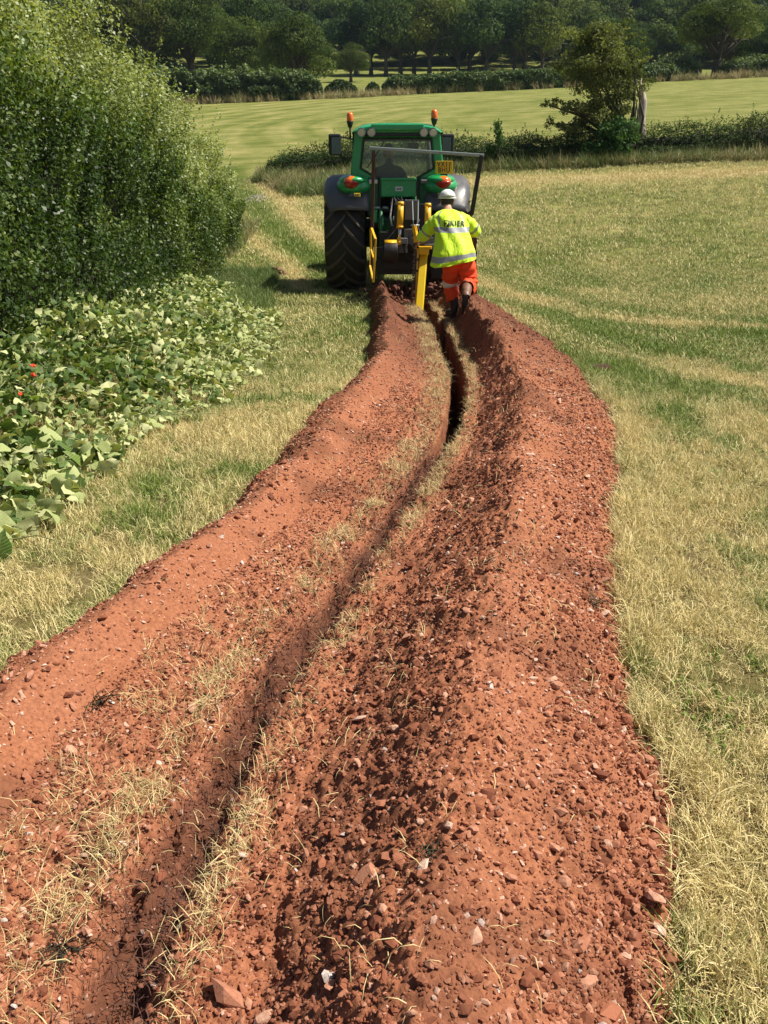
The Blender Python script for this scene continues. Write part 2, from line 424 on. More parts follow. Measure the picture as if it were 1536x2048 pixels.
def glassmat(name, tint, refl=.1):
    m, n, l, p = newmat(name)
    t = n.new('ShaderNodeBsdfTransparent'); t.inputs[0].default_value = (*tint, 1)
    g = n.new('ShaderNodeBsdfGlossy'); g.inputs['Roughness'].default_value = .03; g.inputs[0].default_value = (.9, .95, .95, 1)
    d = n.new('ShaderNodeBsdfDiffuse'); d.inputs[0].default_value = (.55, .62, .55, 1)
    fr = n.new('ShaderNodeFresnel'); fr.inputs[0].default_value = 1.45
    mx = n.new('ShaderNodeMixShader'); l.new(math_(n, l, 'ADD', fr.outputs[0], refl * .5), mx.inputs[0])
    l.new(t.outputs[0], mx.inputs[1]); l.new(g.outputs[0], mx.inputs[2])
    m2 = n.new('ShaderNodeMixShader'); m2.inputs[0].default_value = .07
    l.new(mx.outputs[0], m2.inputs[1]); l.new(d.outputs[0], m2.inputs[2])
    l.new(m2.outputs[0], n['Material Output'].inputs[0]); return m
M['glass'] = glassmat('cab_glass', (.93, .97, .94), .0)
M['mirror'] = paint('mirror_glass', (.10, .13, .12), .06, 1, .0)

# ------------------------------------------------------------------ terrain
YP = [-60, 16, 20, 26, 34, 60, 100, 106, 150, 170, 200, 230, 300, 380, 520]
ZP = [0, 0, .3, .95, 2.05, 5.4, 10.8, 11.6, 17.5, 20.3, 25.5, 33, 60, 95, 130]
_yy = np.arange(-60, 520, .5); _zz = np.interp(_yy, YP, ZP)
_k = np.ones(9) / 9; _zs = np.convolve(np.pad(_zz, 4, 'edge'), _k, 'valid')
def G(x, y):
    x = np.asarray(x, float); y = np.asarray(y, float)
    return np.interp(y, _yy, _zs) + .038 * np.clip(x, -60, 60) * smooth(16, 34, y) * (1 - smooth(105, 150, y))

# plan of the trench and the two spoil banks: (distance, x)
LE = [(-3, -2.2), (1.2, -1.75), (2.32, -1.57), (2.73, -1.47), (3.01, -1.32), (3.42, -1.23), (3.92, -1.09), (4.64, -.9), (5.4, -.79), (6.42, -.66), (7.43, -.4), (8.53, -.19), (10.3, -.12), (12.93, -.2), (14.8, -.35), (20, -.35)]
TL = [(-3, -.95), (.8, -.76), (1.5, -.73), (1.74, -.70), (2.28, -.62), (2.93, -.46), (3.36, -.32), (3.92, -.15), (4.65, .04), (5.31, .24), (5.9, .38), (6.31, .47), (7.13, .575), (8.15, .66), (9.48, .665), (11.29, .635), (12.72, .585), (13.9, .54), (20, .5)]
TR = [(-3, -.70), (.8, -.53), (1.5, -.52), (1.74, -.49), (2.28, -.42), (2.93, -.27), (3.36, -.14), (3.92, 0), (4.65, .19), (5.31, .38), (5.9, .52), (6.31, .62), (7.13, .73), (8.15, .815), (9.48, .855), (11.29, .815), (12.72, .755), (13.9, .69), (20, .6)]
RR = [(-3, -.15), (1.11, .03), (1.56, .11), (1.83, .18), (2.18, .25), (2.65, .35), (3.32, .51), (3.94, .63), (5.35, .94), (6.91, 1.19), (8.04, 1.18), (9.57, 1.12), (11.76, 1.13), (12.92, 1.06), (20, .95)]
RE = [(-3, .45), (1.33, .66), (1.53, .75), (1.77, .84), (2.08, .9), (2.32, .96), (2.62, 1.0), (3.42, 1.14), (4.73, 1.48), (5.75, 1.77), (7.25, 2.03), (8.29, 2.09), (9.64, 2.11), (11.48, 1.94), (13.5, 1.78), (14.92, 1.6), (20, 1.4)]
def curve(c, y, wob=0, seed=0):
    a = np.array(c); x = np.interp(y, a[:, 0], a[:, 1])
    yl = np.interp(y - .35, a[:, 0], a[:, 1]); yr = np.interp(y + .35, a[:, 0], a[:, 1])
    x = (x * 2 + yl + yr) / 4
    if wob: x = x + wob * (fbm(np.asarray(y) * 2.3, np.asarray(y) * 0 + seed, 4, seed) - .5) * 2
    return x
def curves(y):
    le = curve(LE, y, .10, 3); tl = curve(TL, y, .025, 5); tr = curve(TR, y, .025, 9); rr = curve(RR, y, .09, 21); re = curve(RE, y, .08, 31)
    lt = tl - .2 - .10 * smooth(5, 9, y); rt = tr + .12 + .1 * (1 - smooth(3, 7, y))
    lr = le + .40 * (lt - le)
    return le, lr, lt, tl, tr, rt, rr, re

def spoil_height(X, Y):
    """height of the dug ground over the field, and moisture, for arrays of equal shape"""
    le, lr, lt, tl, tr, rt, rr, re = curves(Y)
    hL = .23 + .11 * smooth(5, 11, Y) + .12 * (fbm(Y * 1.7, Y * 0, 4, 41) - .5)
    hR = .29 + .08 * smooth(4, 9, Y) - .06 * smooth(10, 13, Y) + .13 * (fbm(Y * 1.6, Y * 0 + 7, 4, 43) - .5)
    z0 = np.zeros_like(X)
    xs = [le, (le + lr) / 2, lr, (lr + lt) / 2, lt, tl, tr, rt, (rt * .45 + rr * .55), rr, rr * .55 + re * .45, re]
    zs = [z0 - .03, hL * .66, hL, hL * .42, z0 + .035, z0 + .02, z0 + .02, z0 + .035, hR * .62, hR, hR * .60, z0 - .03]
    z = z0 - .03
    for i in range(len(xs) - 1):
        t = (X - xs[i]) / np.maximum(xs[i + 1] - xs[i], 1e-3); m = (t >= 0) & (t <= 1)
        e = t if i not in (2, 9) else t * t * (3 - 2 * t)
        if i in (1, 8): e = t * (2 - t) * .5 + t * .5
        z = np.where(m, zs[i] + (zs[i + 1] - zs[i]) * e, z)
    fade = 1 - smooth(13.7, 15.1, Y)
    z = (z + .03) * fade - .03
    inside = smooth(0, .12, X - le) * smooth(0, .12, re - X)
    smoothL = smooth(lr - .25, lr - .05, X) * (1 - smooth(lr + .22, lt, X))
    smoothR = smooth(rr - .02, rr + .10, X) * (1 - smooth(rr + .3, rr + .52, X)) * .7
    rough = 1 - .78 * np.maximum(smoothL, smoothR)
    n1 = fbm(X * 4.2, Y * 4.2, 4, 51) - .5
    n2 = np.abs(fbm(X * 17, Y * 17, 3, 61) - .5) * 2
    n3 = fbm(X * 48, Y * 48, 3, 71) - .5
    n4 = vnoise(X * 95, Y * 95, 77) - .5
    z = z + inside * (n1 * .11 * (.5 + .5 * rough) + (n2 * .042 + n3 * .030 + n4 * .010) * rough)
    # the cut itself: open and deep further off, choked with loose earth close by
    w = np.maximum(tr - tl, .05)
    sw = .045 * (1 - smooth(4.5, 6, Y)); cut = smooth(tl - .012, tl + .02 + sw, X) * (1 - smooth(tr - .02 - sw, tr + .012, X))
    deep = .085 + .84 * smooth(5.5, 6.3, Y)
    fillr = (fbm(X * 13, Y * 5, 4, 81) - .4) * .14 * (1 - smooth(5.6, 6.1, Y))
    crumble = .05 * smooth(.35, .75, fbm(X * 5, Y * 3.5, 4, 88)) * (1 - smooth(5.4, 5.9, Y))
    z = z - cut * (deep - fillr - crumble) * (1 - smooth(13.75, 13.95, Y))
    moist = cut * .92
    moist = np.maximum(moist, smooth(6.0, 10.5, Y) * (.62 + .45 * fbm(X * 3, Y * 3, 3, 91)))
    inner = (X > rt) & (X < rr)
    moist = np.maximum(moist, np.where(inner, .42 * smooth(.35, .65, fbm(X * 6, Y * 3, 3, 93)) * (1 - smooth(rr - .14, rr, X)), 0))
    moist = np.maximum(moist, .5 * smooth(.56, .72, fbm(X * 2.6, Y * 2.6, 3, 97)))
    return z, np.clip(moist, 0, 1)

# spoil sheet
ys = [-1.5]
while ys[-1] < 16.0:
    y = ys[-1]; ys.append(y + (.03 if y < .9 else min(.032, .0045 * (1 + .16 * y * y))))
ys = np.array(ys); NR = len(ys)
le, lr, lt, tl, tr, rt, rr, re = curves(ys)
segs = [(le - .05, tl - .03, 135), (tl - .03, tr + .03, 46), (tr + .03, re + .05, 185)]
cols = []
for a, b, k in segs:
    for i in range(k): cols.append(a + (b - a) * i / k)
cols.append(re + .05)
X = np.array(cols).T; Yg = np.repeat(ys[:, None], X.shape[1], 1)
Z, MO = spoil_height(X, Yg)
def SH(x, y):
    x = np.asarray(x, float); y = np.asarray(y, float)
    return spoil_height(x, y)[0] + G(x, y)
Z = Z + G(X, Yg)
# horizontal jitter breaks the regular grid lines of crumbs
Xj = X + (vnoise(X * 60, Yg * 60, 5) - .5) * .006
NC = X.shape[1]
idx = np.arange(NR * NC).reshape(NR, NC)
F = np.stack([idx[:-1, :-1], idx[:-1, 1:], idx[1:, 1:], idx[1:, :-1]], -1).reshape(-1, 4)
me = mesh_np('spoil_bank', np.stack([Xj, Yg, Z], -1).reshape(-1, 3), F, [M['soil']], True)
at = me.attributes.new('moist', 'FLOAT', 'POINT'); at.data.foreach_set('value', MO.ravel().astype(np.float32))
spoil = link('soil', me); tag(spoil, 'banks of red soil thrown up either side of the dug trench', kind='structure')

# how dry the turf is (0 green, 1 straw)
def polydist(x, y, pts):
    d = np.full(np.shape(x), 1e9)
    for (ax, ay), (bx, by) in zip(pts[:-1], pts[1:]):
        vx, vy = bx - ax, by - ay; t = np.clip(((x - ax) * vx + (y - ay) * vy) / (vx * vx + vy * vy), 0, 1)
        d = np.minimum(d, np.hypot(x - ax - t * vx, y - ay - t * vy))
    return d
TRACK = [(-.9, 15.5), (-1.33, 18.5), (-2.0, 20.55), (-2.72, 22.75), (-3.75, 26.5), (-4.59, 29.65), (-5.6, 33), (-7.18, 40.4), (-9.8, 50.8), (-13.17, 67), (-14.67, 79.3), (-13.76, 87.5), (-10.28, 90.65), (0, 93)]
RTA = [(1.72, 17), (2.3, 14.3), (3.0, 12.3), (4.0, 11.5), (6.5, 10.6), (10, 9.5)]
RTB = [(1.9, 13), (2.2, 10.35), (2.75, 9.1), (3.53, 7.9), (5.5, 6.8), (9, 6)]
def dryness(x, y):
    n = fbm(x * .8, y * .8, 4, 111)
    far = smooth(13, 22, y)
    d = np.where(x < .2, .88 - .50 * smooth(6.5, 10.5, y), .84 - .50 * smooth(6.6, 8.6, y) + .14 * smooth(10.5, 13.5, y)) * (1 - far) + (.47 + .08 * smooth(36, 50, y)) * far - .08 * smooth(106, 112, y)
    d = d + .1 * smooth(18, 26, y) * (1 - smooth(34, 40, y)) - .06 * smooth(36, 60, y)
    d = d + (n - .5) * (1.15 - .75 * smooth(7, 25, y))
    # damp green patches in the dry turf near the camera
    g = smooth(.56, .7, fbm(x * 2.1, y * 2.1, 3, 131)) * (y < 9)
    d = d - .5 * g
    dt = polydist(x, y, TRACK); w = .018 * np.maximum(y, 14)
    tr_ = np.exp(-(dt / (w * .9)) ** 2)
    d = d + .75 * np.exp(-((dt - w * 2.1) / (w * .6)) ** 2) * (y > 15) * (1 - smooth(34, 42, y)) - .45 * np.exp(-(dt / w) ** 2) * (y < 40) + .12 * tr_ * (y > 40)
    for P_, s in ((RTA, .45), (RTB, .30)):
        q = polydist(x, y, P_); d = d + s * np.exp(-(q / .24) ** 2) - .22 * np.exp(-((q - .7) / .3) ** 2)
    d = d + .55 * np.exp(-((y - 31.6 - .0 * x) / 1.1) ** 2) * (x > 2.5)
    d = d + .5 * np.exp(-((y - 8.0) / .5) ** 2) * smooth(2.6, 3.2, x) * fbm(x * 3, y * 3, 2, 8)
    return np.clip(d, 0, 1)

# meadow sheet: left and right of the dug strip, closing behind the tractor, out to the wooded hill
yr = [-40, -20, -10, -5, -3]
while yr[-1] < 16: yr.append(yr[-1] + (.10 if yr[-1] > .5 else .4))
while yr[-1] < 500: yr.append(yr[-1] * 1.022)
yr = np.array(yr)
Vs = []; Fs = []; off = 0; DR = []; TH = []
leb = curve(LE, yr, .10, 3); reb = curve(RE, yr, .08, 31)
mixb = smooth(14.6, 15.5, yr)
bl = (leb + .07) * (1 - mixb) + .4 * mixb; br = (reb - .07) * (1 - mixb) + .4 * mixb
for b, sg in ((bl, -1), (br, 1)):
    ext = 32 + .85 * np.maximum(yr, 0)
    t = np.linspace(0, 1, 150) ** 2.6
    Xm = b[:, None] + sg * t[None, :] * ext[:, None]; Ym = np.repeat(yr[:, None], 150, 1)
    Zm = G(Xm, Ym) + (fbm(Xm * .9, Ym * .9, 3, 151) - .5) * .05 * smooth(.1, 1.0, np.abs(Xm - b[:, None]) ) * (1 - .0 * Ym)
    ii = np.arange(Xm.size).reshape(Xm.shape) + off
    q = [ii[:-1, :-1], ii[:-1, 1:], ii[1:, 1:], ii[1:, :-1]]
    if sg < 0: q = q[::-1]
    Fs.append(np.stack(q, -1).reshape(-1, 4)); Vs.append(np.stack([Xm, Ym, Zm], -1).reshape(-1, 3)); off += Xm.size
    DR.append(dryness(Xm, Ym).ravel()); TH.append((.75 * (1 - smooth(7, 22, Ym))).ravel())
me = mesh_np('meadow', np.concatenate(Vs), np.concatenate(Fs), [M['meadow']], True)
me.attributes.new('dry', 'FLOAT', 'POINT').data.foreach_set('value', np.concatenate(DR).astype(np.float32))
me.attributes.new('thatch', 'FLOAT', 'POINT').data.foreach_set('value', np.concatenate(TH).astype(np.float32))
meadow = link('ground', me); tag(meadow, 'mown meadow rising to the wooded hill', kind='structure')
def GM(x, y):
    x = np.asarray(x, float); y = np.asarray(y, float)
    bb = np.where(x < .4, np.interp(y, yr, bl), np.interp(y, yr, br))
    return G(x, y) + (fbm(x * .9, y * .9, 3, 151) - .5) * .05 * smooth(.1, 1.0, np.abs(x - bb))

# ------------------------------------------------------------------ scattering by geometry nodes (real mesh sources)
def scatter(name, P, rot, scl, idx_, sources, attrs=None, parent=None):
    me = bpy.data.meshes.new(name); n = len(P)
    me.vertices.add(n); me.vertices.foreach_set('co', np.asarray(P, np.float32).ravel())
    a = me.attributes.new('rot', 'FLOAT_VECTOR', 'POINT'); a.data.foreach_set('vector', np.asarray(rot, np.float32).ravel())
    a = me.attributes.new('scl', 'FLOAT_VECTOR', 'POINT'); a.data.foreach_set('vector', np.asarray(scl, np.float32).ravel())
    a = me.attributes.new('pick', 'INT', 'POINT'); a.data.foreach_set('value', np.asarray(idx_, np.int32))
    for k, v in (attrs or {}).items():
        a = me.attributes.new(k, 'FLOAT', 'POINT'); a.data.foreach_set('value', np.asarray(v, np.float32))
    c = bpy.data.collections.new(name + '_kinds')
    for s in sources: c.objects.link(s)
    ng = bpy.data.node_groups.new(name, 'GeometryNodeTree')
    ng.interface.new_socket('Geometry', in_out='INPUT', socket_type='NodeSocketGeometry')
    ng.interface.new_socket('Geometry', in_out='OUTPUT', socket_type='NodeSocketGeometry')
    N = ng.nodes; L = ng.links
    gi = N.new('NodeGroupInput'); go = N.new('NodeGroupOutput')
    iop = N.new('GeometryNodeInstanceOnPoints'); ci = N.new('GeometryNodeCollectionInfo')
    ci.inputs['Collection'].default_value = c; ci.inputs['Separate Children'].default_value = True; ci.inputs['Reset Children'].default_value = True
    def na(nm, t):
        x = N.new('GeometryNodeInputNamedAttribute'); x.data_type = t; x.inputs['Name'].default_value = nm; return x.outputs['Attribute']
    L.new(gi.outputs[0], iop.inputs['Points']); L.new(ci.outputs[0], iop.inputs['Instance'])
    iop.inputs['Pick Instance'].default_value = True
    L.new(na('pick', 'INT'), iop.inputs['Instance Index'])
    er = N.new('FunctionNodeEulerToRotation'); L.new(na('rot', 'FLOAT_VECTOR'), er.inputs[0]); L.new(er.outputs[0], iop.inputs['Rotation'])
    L.new(na('scl', 'FLOAT_VECTOR'), iop.inputs['Scale'])
    L.new(iop.outputs[0], go.inputs[0])
    o = link(name, me, parent); md = o.modifiers.new('scatter', 'NODES'); md.node_group = ng
    o['kind'] = 'stuff'
    return o

def src(name, me):
    return bpy.data.objects.new(name, me)

def tint_mesh(name, V, F, T, mat, smooth_=False):
    me = mesh_np(name, V, F, [mat], smooth_)
    me.attributes.new('tint', 'FLOAT', 'FACE').data.foreach_set('value', np.asarray(T, np.float32)); return me

# ---- clods and stones
def rock_mesh(name, mat, seed, flat=.7, ang=False):
    r = random.Random(seed); bm = bmesh.new()
    if ang:
        for k in range(24):
            v = Vector((r.gauss(0, 1), r.gauss(0, 1), r.gauss(0, 1))).normalized()
            v = Vector((v.x * r.uniform(.75, 1.1), v.y * r.uniform(.55, .9), v.z * flat * r.uniform(.7, 1))) * .5
            bm.verts.new(v)
        res = bmesh.ops.convex_hull(bm, input=bm.verts)
        bmesh.ops.delete(bm, geom=[v for v in bm.verts if not v.link_faces], context='VERTS')
    else:
        bmesh.ops.create_icosphere(bm, subdivisions=1 if seed % 2 else 2, radius=.5)
        o1 = r.uniform(0, 50)
        for v in bm.verts:
            c = v.co
            k = 1 + .85 * (float(vnoise(c.x * 4.5 + o1, c.y * 4.5 + c.z * 5, 3)) - .5) + .5 * (float(vnoise(c.x * 9 + o1, c.y * 9 - c.z * 10, 4)) - .5)
            v.co = Vector((c.x * k, c.y * k * .8, c.z * k * flat))
    me = bpy.data.meshes.new(name); bm.to_mesh(me); bm.free(); me.materials.append(mat); return me
clods = [rock_mesh('clod', M['clod'], 10 + i, .62, i % 2 == 0) for i in range(9)]
stones = [rock_mesh('stone', M['stone'], 40 + i, .55, True) for i in range(6)]

def spoil_points(n, y0, y1, power=1.0, zone=None):
    """random points on the dug strip, denser towards the camera, kept by zone(x, y, curves)"""
    y = y0 * (y1 / y0) ** (rng.random(n) ** power)
    cv = curves(y); x = cv[0] + (cv[7] - cv[0]) * rng.random(n) * 1.0
    keep = np.ones(n, bool)
    if zone is not None: keep = rng.random(n) < zone(x, y, cv)
    return x[keep], y[keep]
def zone_clod(x, y, cv):
    le, lr, lt, tl, tr, rt, rr, re = cv
    k = np.full(x.shape, .42)
    k = np.where(x > rr + .3, .9, k); k = np.where((x > lr + .18) & (x < tl), .8, k)
    k = np.where((x > tr) & (x < rr - .03), .72, k); k = np.where((x > tl) & (x < tr), .5, k)
    k = np.where((x > lr - .10) & (x < lr + .2), .14, k); k = np.where((x < lr - .10), .7, k)
    k = np.where((x > rr) & (x < rr + .25), .34, k)
    return k * (.35 + .9 * fbm(x * 5, y * 5, 3, 201))
def put(x, y, size, sources, name, sink=.2, label=None, extra_x=0):
    n = len(x); z = SH(x, y) + size * (.5 * .6 - sink)
    rot = np.stack([rng.normal(0, .4, n), rng.normal(0, .4, n), rng.random(n) * 6.28], -1)
    s = size[:, None] * np.stack([rng.uniform(.8, 1.3, n), rng.uniform(.8, 1.2, n), rng.uniform(.7, 1.1, n)], -1)
    o = scatter(name, np.stack([x, y, z], -1), rot, s, rng.integers(0, len(sources), n), [src(m.name, m) for m in sources], {'moist': spoil_height(x, y)[1]}, parent=spoil)
    if label: o['label'] = label
    return o
x, y = spoil_points(120000, 1.0, 7.5, 1.0, zone_clod)
put(x, y, .0045 + .010 * rng.random(len(x)) ** 2.5 + .0009 * y, clods, 'soil_crumbs', .12)
x, y = spoil_points(34000, 1.0, 13.8, .9, zone_clod)
put(x, y, .009 + .019 * rng.random(len(x)) ** 3.0, clods, 'soil_clods', .2)
def zone_edge(x, y, cv):
    d = cv[7] - x; e = x - cv[0]
    return np.clip(np.exp(-(np.maximum(d, 0) / .16)) * 1.0 + 1.0 * np.exp(-(np.maximum(e, 0) / .13)) * smooth(2.6, 4.0, y) + .10 * ((x > cv[4]) & (x < cv[6])) + .05, 0, 1)
x, y = spoil_points(30000, 1.0, 13.5, .9, zone_edge)
x = x + rng.normal(.015, .06, len(x))
put(x, y, .012 + .034 * rng.random(len(x)) ** 2.4, clods, 'edge_clods', .12)
x, y = spoil_points(36000, 1.0, 13.5, .72, lambda x, y, cv: np.where(x > cv[6], .75, np.where(x < cv[3], .5, .28)) * (.3 + fbm(x * 3, y * 3, 3, 7)) * (1 - .7 * smooth(8, 12, y)))
put(x, y, .006 + .018 * rng.random(len(x)) ** 2.2 + .0010 * y, stones, 'pale_stone_chips', .1)

# the largest stones, one by one
def one_stones(count):
    big = []
    xs_, ys_ = spoil_points(4000, 1.15, 7.5, .8, lambda x, y, cv: np.clip(.15 + .9 * np.exp(-(np.maximum(cv[7] - x, 0) / .2)) + .2 * (x > cv[4]), 0, 1))
    for k in range(count):
        big.append((xs_[k], ys_[k], .022 + .03 * random.random() ** 2 + .002 * ys_[k], random.random() < .45))
    # the conspicuous ones of the foreground
    for x_, y_, s_, p_ in ((-.045, 1.60, .07, True), (-.36, 1.36, .085, False), (.04, 1.56, .05, False), (.0, 1.83, .045, False), (.33, 2.2, .04, True), (.80, 1.95, .05, True), (.46, 1.42, .06, True), (.2, 1.33, .05, True), (.62, 1.5, .06, False),
                           (.70, 1.62, .06, True), (.09, 1.5, .05, True), (-.12, 1.32, .05, True), (.74, 1.72, .05, False), (-.62, 1.75, .045, False), (.28, 1.78, .05, False), (-.83, 2.05, .05, True), (-1.02, 2.2, .055, True), (.5, 1.3, .07, False)):
        big.append((x_, y_, s_, p_))
    for x_, y_, s_, p_ in big:
        me = random.choice(stones if p_ else clods)
        o = bpy.data.objects.new('stone', me); COL.objects.link(o); o.parent = spoil
        o.location = (x_, y_, float(SH(x_, y_)) + s_ * .12)
        o.rotation_euler = (random.gauss(0, .35), random.gauss(0, .35), random.random() * 6.28)
        o.scale = (s_ * random.uniform(.9, 1.4), s_ * random.uniform(.8, 1.1), s_ * random.uniform(.7, 1.1))
one_stones(270)

# ---- grass tufts
def blade_patch(name, nb, rad, L0, L1, w, lean, mat, seed, segs=2, up=.6):
    r = np.random.default_rng(seed); V = []; F = []; T = []
    for b in range(nb):
        a = r.random() * 6.28; d = rad * math.sqrt(r.random()); bx, by = d * math.cos(a), d * math.sin(a)
        L = L0 + (L1 - L0) * r.random(); h = r.random() * 6.28; dx, dy = math.cos(h), math.sin(h)
        px, py = -dy, dx; k = len(V); tv = r.random(); le_ = lean * r.uniform(.3, 1.6); x, y, z = bx, by, -.004
        ang = PI / 2 - le_ * .35
        for s in range(segs + 1):
            ww = w * (1 - .55 * s / segs) * r.uniform(.8, 1.2)
            if s == segs: V.append((x, y, z))
            else: V += [(x - px * ww / 2, y - py * ww / 2, z), (x + px * ww / 2, y + py * ww / 2, z)]
            x += dx * math.cos(ang) * L / segs; y += dy * math.cos(ang) * L / segs; z = max(z + math.sin(ang) * L / segs, .002 + .004 * r.random())
            ang -= le_ * .55
        for s in range(segs - 1):
            q = k + 2 * s; F += [(q, q + 1, q + 3), (q, q + 3, q + 2)]; T += [tv, tv]
        q = k + 2 * (segs - 1); F.append((q, q + 1, q + 2)); T.append(tv)
    return tint_mesh(name, np.array(V), np.array(F), T, mat)

def tufts_on(name, n, region, density, sources, scale, zf, drf, tilt=.15, parent=None, label=None):
    x0, x1, y0, y1 = region
    y = y0 + (y1 - y0) * rng.random(n); x = x0 + (x1 - x0) * rng.random(n)
    k = rng.random(n) < density(x, y); x = x[k]; y = y[k]; n = len(x)
    s = scale(x, y) * rng.uniform(.75, 1.3, n)
    o = scatter(name, np.stack([x, y, zf(x, y)], -1), np.stack([rng.normal(0, tilt, n), rng.normal(0, tilt, n), rng.random(n) * 6.28], -1),
                np.stack([s, s, s * rng.uniform(.8, 1.2, n)], -1), rng.integers(0, len(sources), n), [src(m.name, m) for m in sources], {'dry': drf(x, y)}, parent)
    if label: o['label'] = label
    return o
def outside(x, y, m=0.0):
    le_ = curve(LE, y, .10, 3); re_ = curve(RE, y, .08, 31)
    return np.where(y > 15.3, 1.0, ((x < le_ + m) | (x > re_ - m)).astype(float))
def infrustum(x, y, margin=1.0):
    return (np.abs(x) < .52 * y + margin).astype(float)
mown = [blade_patch('mown_tuft', 34, .065, .03, .085, .0032, 1.5, M['blade'], 300 + i) for i in range(6)]
mown2 = [blade_patch('mown_tuft_far', 34, .11, .03, .075, .006, 1.1, M['blade'], 320 + i) for i in range(4)]
def dens_near(x, y): return outside(x, y, .015) * infrustum(x, y, 1.0) * (.30 + .70 * smooth(.36, .55, fbm(x * 7, y * 7, 2, 303)))
tufts_on('mown_grass', 17000, (-3.2, 3.6, 1.0, 4.2), lambda x, y: dens_near(x, y), mown, lambda x, y: .88 + 0 * x, GM, dryness, .25, label='short dry mown grass beside the spoil')
tufts_on('mown_grass', 42000, (-5, 6.2, 4.2, 9.0), lambda x, y: dens_near(x, y) * (.9 - .05 * (y - 4)), mown, lambda x, y: 1.15 + 0 * x, GM, dryness, .25, label='short mown grass along the trench')
tufts_on('mown_grass', 42000, (-7, 10.5, 9.0, 18), lambda x, y: dens_near(x, y) * (1.0 - .05 * (y - 9)), mown2, lambda x, y: 1.15 + 0 * x, GM, dryness, .2, label='greener mown grass round the tractor')
tufts_on('mown_grass', 30000, (-12, 20, 18, 35), lambda x, y: dens_near(x, y) * .8, mown2, lambda x, y: 1.7 + 0 * x, GM, dryness, .2, label='mown grass rising to the hedge')

# longer fringe where the mower missed the edge
fringe = [blade_patch('fringe_tuft', 26, .05, .07, .17, .0035, .9, M['blade'], 340 + i, 3) for i in range(4)]
def dfr(x, y):
    re_ = curve(RE, y, .08, 31); le_ = curve(LE, y, .10, 3)
    return (np.exp(-(np.maximum(x - re_, 0) / .10)) * (x > re_ - .05) * .8 + .25 * np.exp(-(np.maximum(le_ - x, 0) / .06)) * (x < le_)) * (.2 + fbm(x * 3, y * 3, 2, 5))
tufts_on('fringe_grass', 34000, (-2, 2.6, 1.0, 9), dfr, fringe, lambda x, y: .9 + 0 * x, GM, lambda x, y: dryness(x, y) + .12, .3, label='longer grass leaning over the stony edge')
weeds = [blade_patch('green_tuft', 22, .03, .04, .11, .006, .7, M['blade'], 350 + i, 3) for i in range(3)]
tufts_on('green_tufts', 900, (-2.5, 4.5, 1.2, 9), lambda x, y: outside(x, y, -.02) * smooth(.5, .6, fbm(x * 2, y * 2, 2, 9)), weeds, lambda x, y: .8 + 0 * x, GM, lambda x, y: 0 * x - .35, .2, label='fresh green tufts in the dry turf')

# straw stubble left on the trench shoulders and loose straw over the soil
stub = [blade_patch('stubble_tuft', 11, .04, .03, .12, .0024, 1.15, M['straw'], 360 + i, 3) for i in range(5)]
def dstub(x, y):
    cv = curves(y); a = np.exp(-((x - (cv[3] - .10)) / (.075 + .03 * smooth(4, 9, y))) ** 2) * (x < cv[3] + .005)
    b = np.exp(-((x - (cv[4] + .05)) / .05) ** 2) * (x > cv[4] - .005)
    c = .25 * np.exp(-((x - (cv[3] - .33)) / .08) ** 2) * (1 - smooth(2.6, 3.6, y))
    n_ = smooth(.42, .62, fbm(x * 3.2, y * 2.2, 3, 15))
    return (a * .85 + b * .9 + c) * np.maximum(n_, .25 + .6 * smooth(4.5, 8, y)) * (y < 13.6)
tufts_on('straw_stubble', 36000, (-1.2, 1.2, 1.15, 6.0), lambda x, y: dstub(x, y) * .62, stub, lambda x, y: .78 + 0 * x, lambda x, y: SH(x, y) - .005, lambda x, y: 1.6 + 0 * x, .38, label='straw stubble along both lips of the cut')
tufts_on('straw_stubble', 24000, (-.2, 1.4, 6.0, 14.0), lambda x, y: dstub(x, y) * .8, stub, lambda x, y: .72 + 0 * x, lambda x, y: SH(x, y) - .005, lambda x, y: 1.1 + 0 * x, .38, label='dry grass along the lips of the open trench')
loose = [blade_patch('loose_straw', 2, .03, .03, .10, .0025, 2.2, M['straw'], 380 + i, 3) for i in range(5)]
tufts_on('loose_straw', 7000, (-1.8, 2.2, 1.1, 12), lambda x, y: (1 - outside(x, y)) * (.10 + .55 * smooth(.5, .65, fbm(x * 2.5, y * 2.5, 2, 25))) * (1 - .6 * smooth(4, 9, y)), loose, lambda x, y: .95 + 0 * x, lambda x, y: SH(x, y) + .006, lambda x, y: 1.6 + 0 * x, .2, label='loose straws lying on the red soil')
tufts_on('loose_hay', 5200, (-3, 4.6, 1.1, 9), lambda x, y: outside(x, y) * (.25 + .75 * smooth(.45, .65, fbm(x * 1.6, y * 1.6, 2, 55))), loose, lambda x, y: 1.25 + 0 * x, lambda x, y: GM(x, y) + .018, lambda x, y: 1.4 + 0 * x, .2, label='loose hay stalks lying on the mown turf')
clov = [blade_patch('clover_patch', 40, .10, .010, .024, .016, 2.2, M['blade'], 420 + i) for i in range(3)]
tufts_on('clover', 1500, (-3, 5, 1.1, 10), lambda x, y: outside(x, y) * smooth(.55, .66, fbm(x * 1.3, y * 1.3, 3, 57)), clov, lambda x, y: 1.0 + 0 * x, lambda x, y: GM(x, y) + .02, lambda x, y: 0 * x - .5, .1, label='low clover and weed leaves in the turf')
ye = 1.1 * 12 ** rng.random(2600); sg_ = rng.random(2600) < .7
xe = np.where(sg_, curve(RE, ye, .08, 31) + rng.exponential(.10, 2600), curve(LE, ye, .10, 3) - rng.exponential(.05, 2600))
se = .005 + .016 * rng.random(2600) ** 2.5
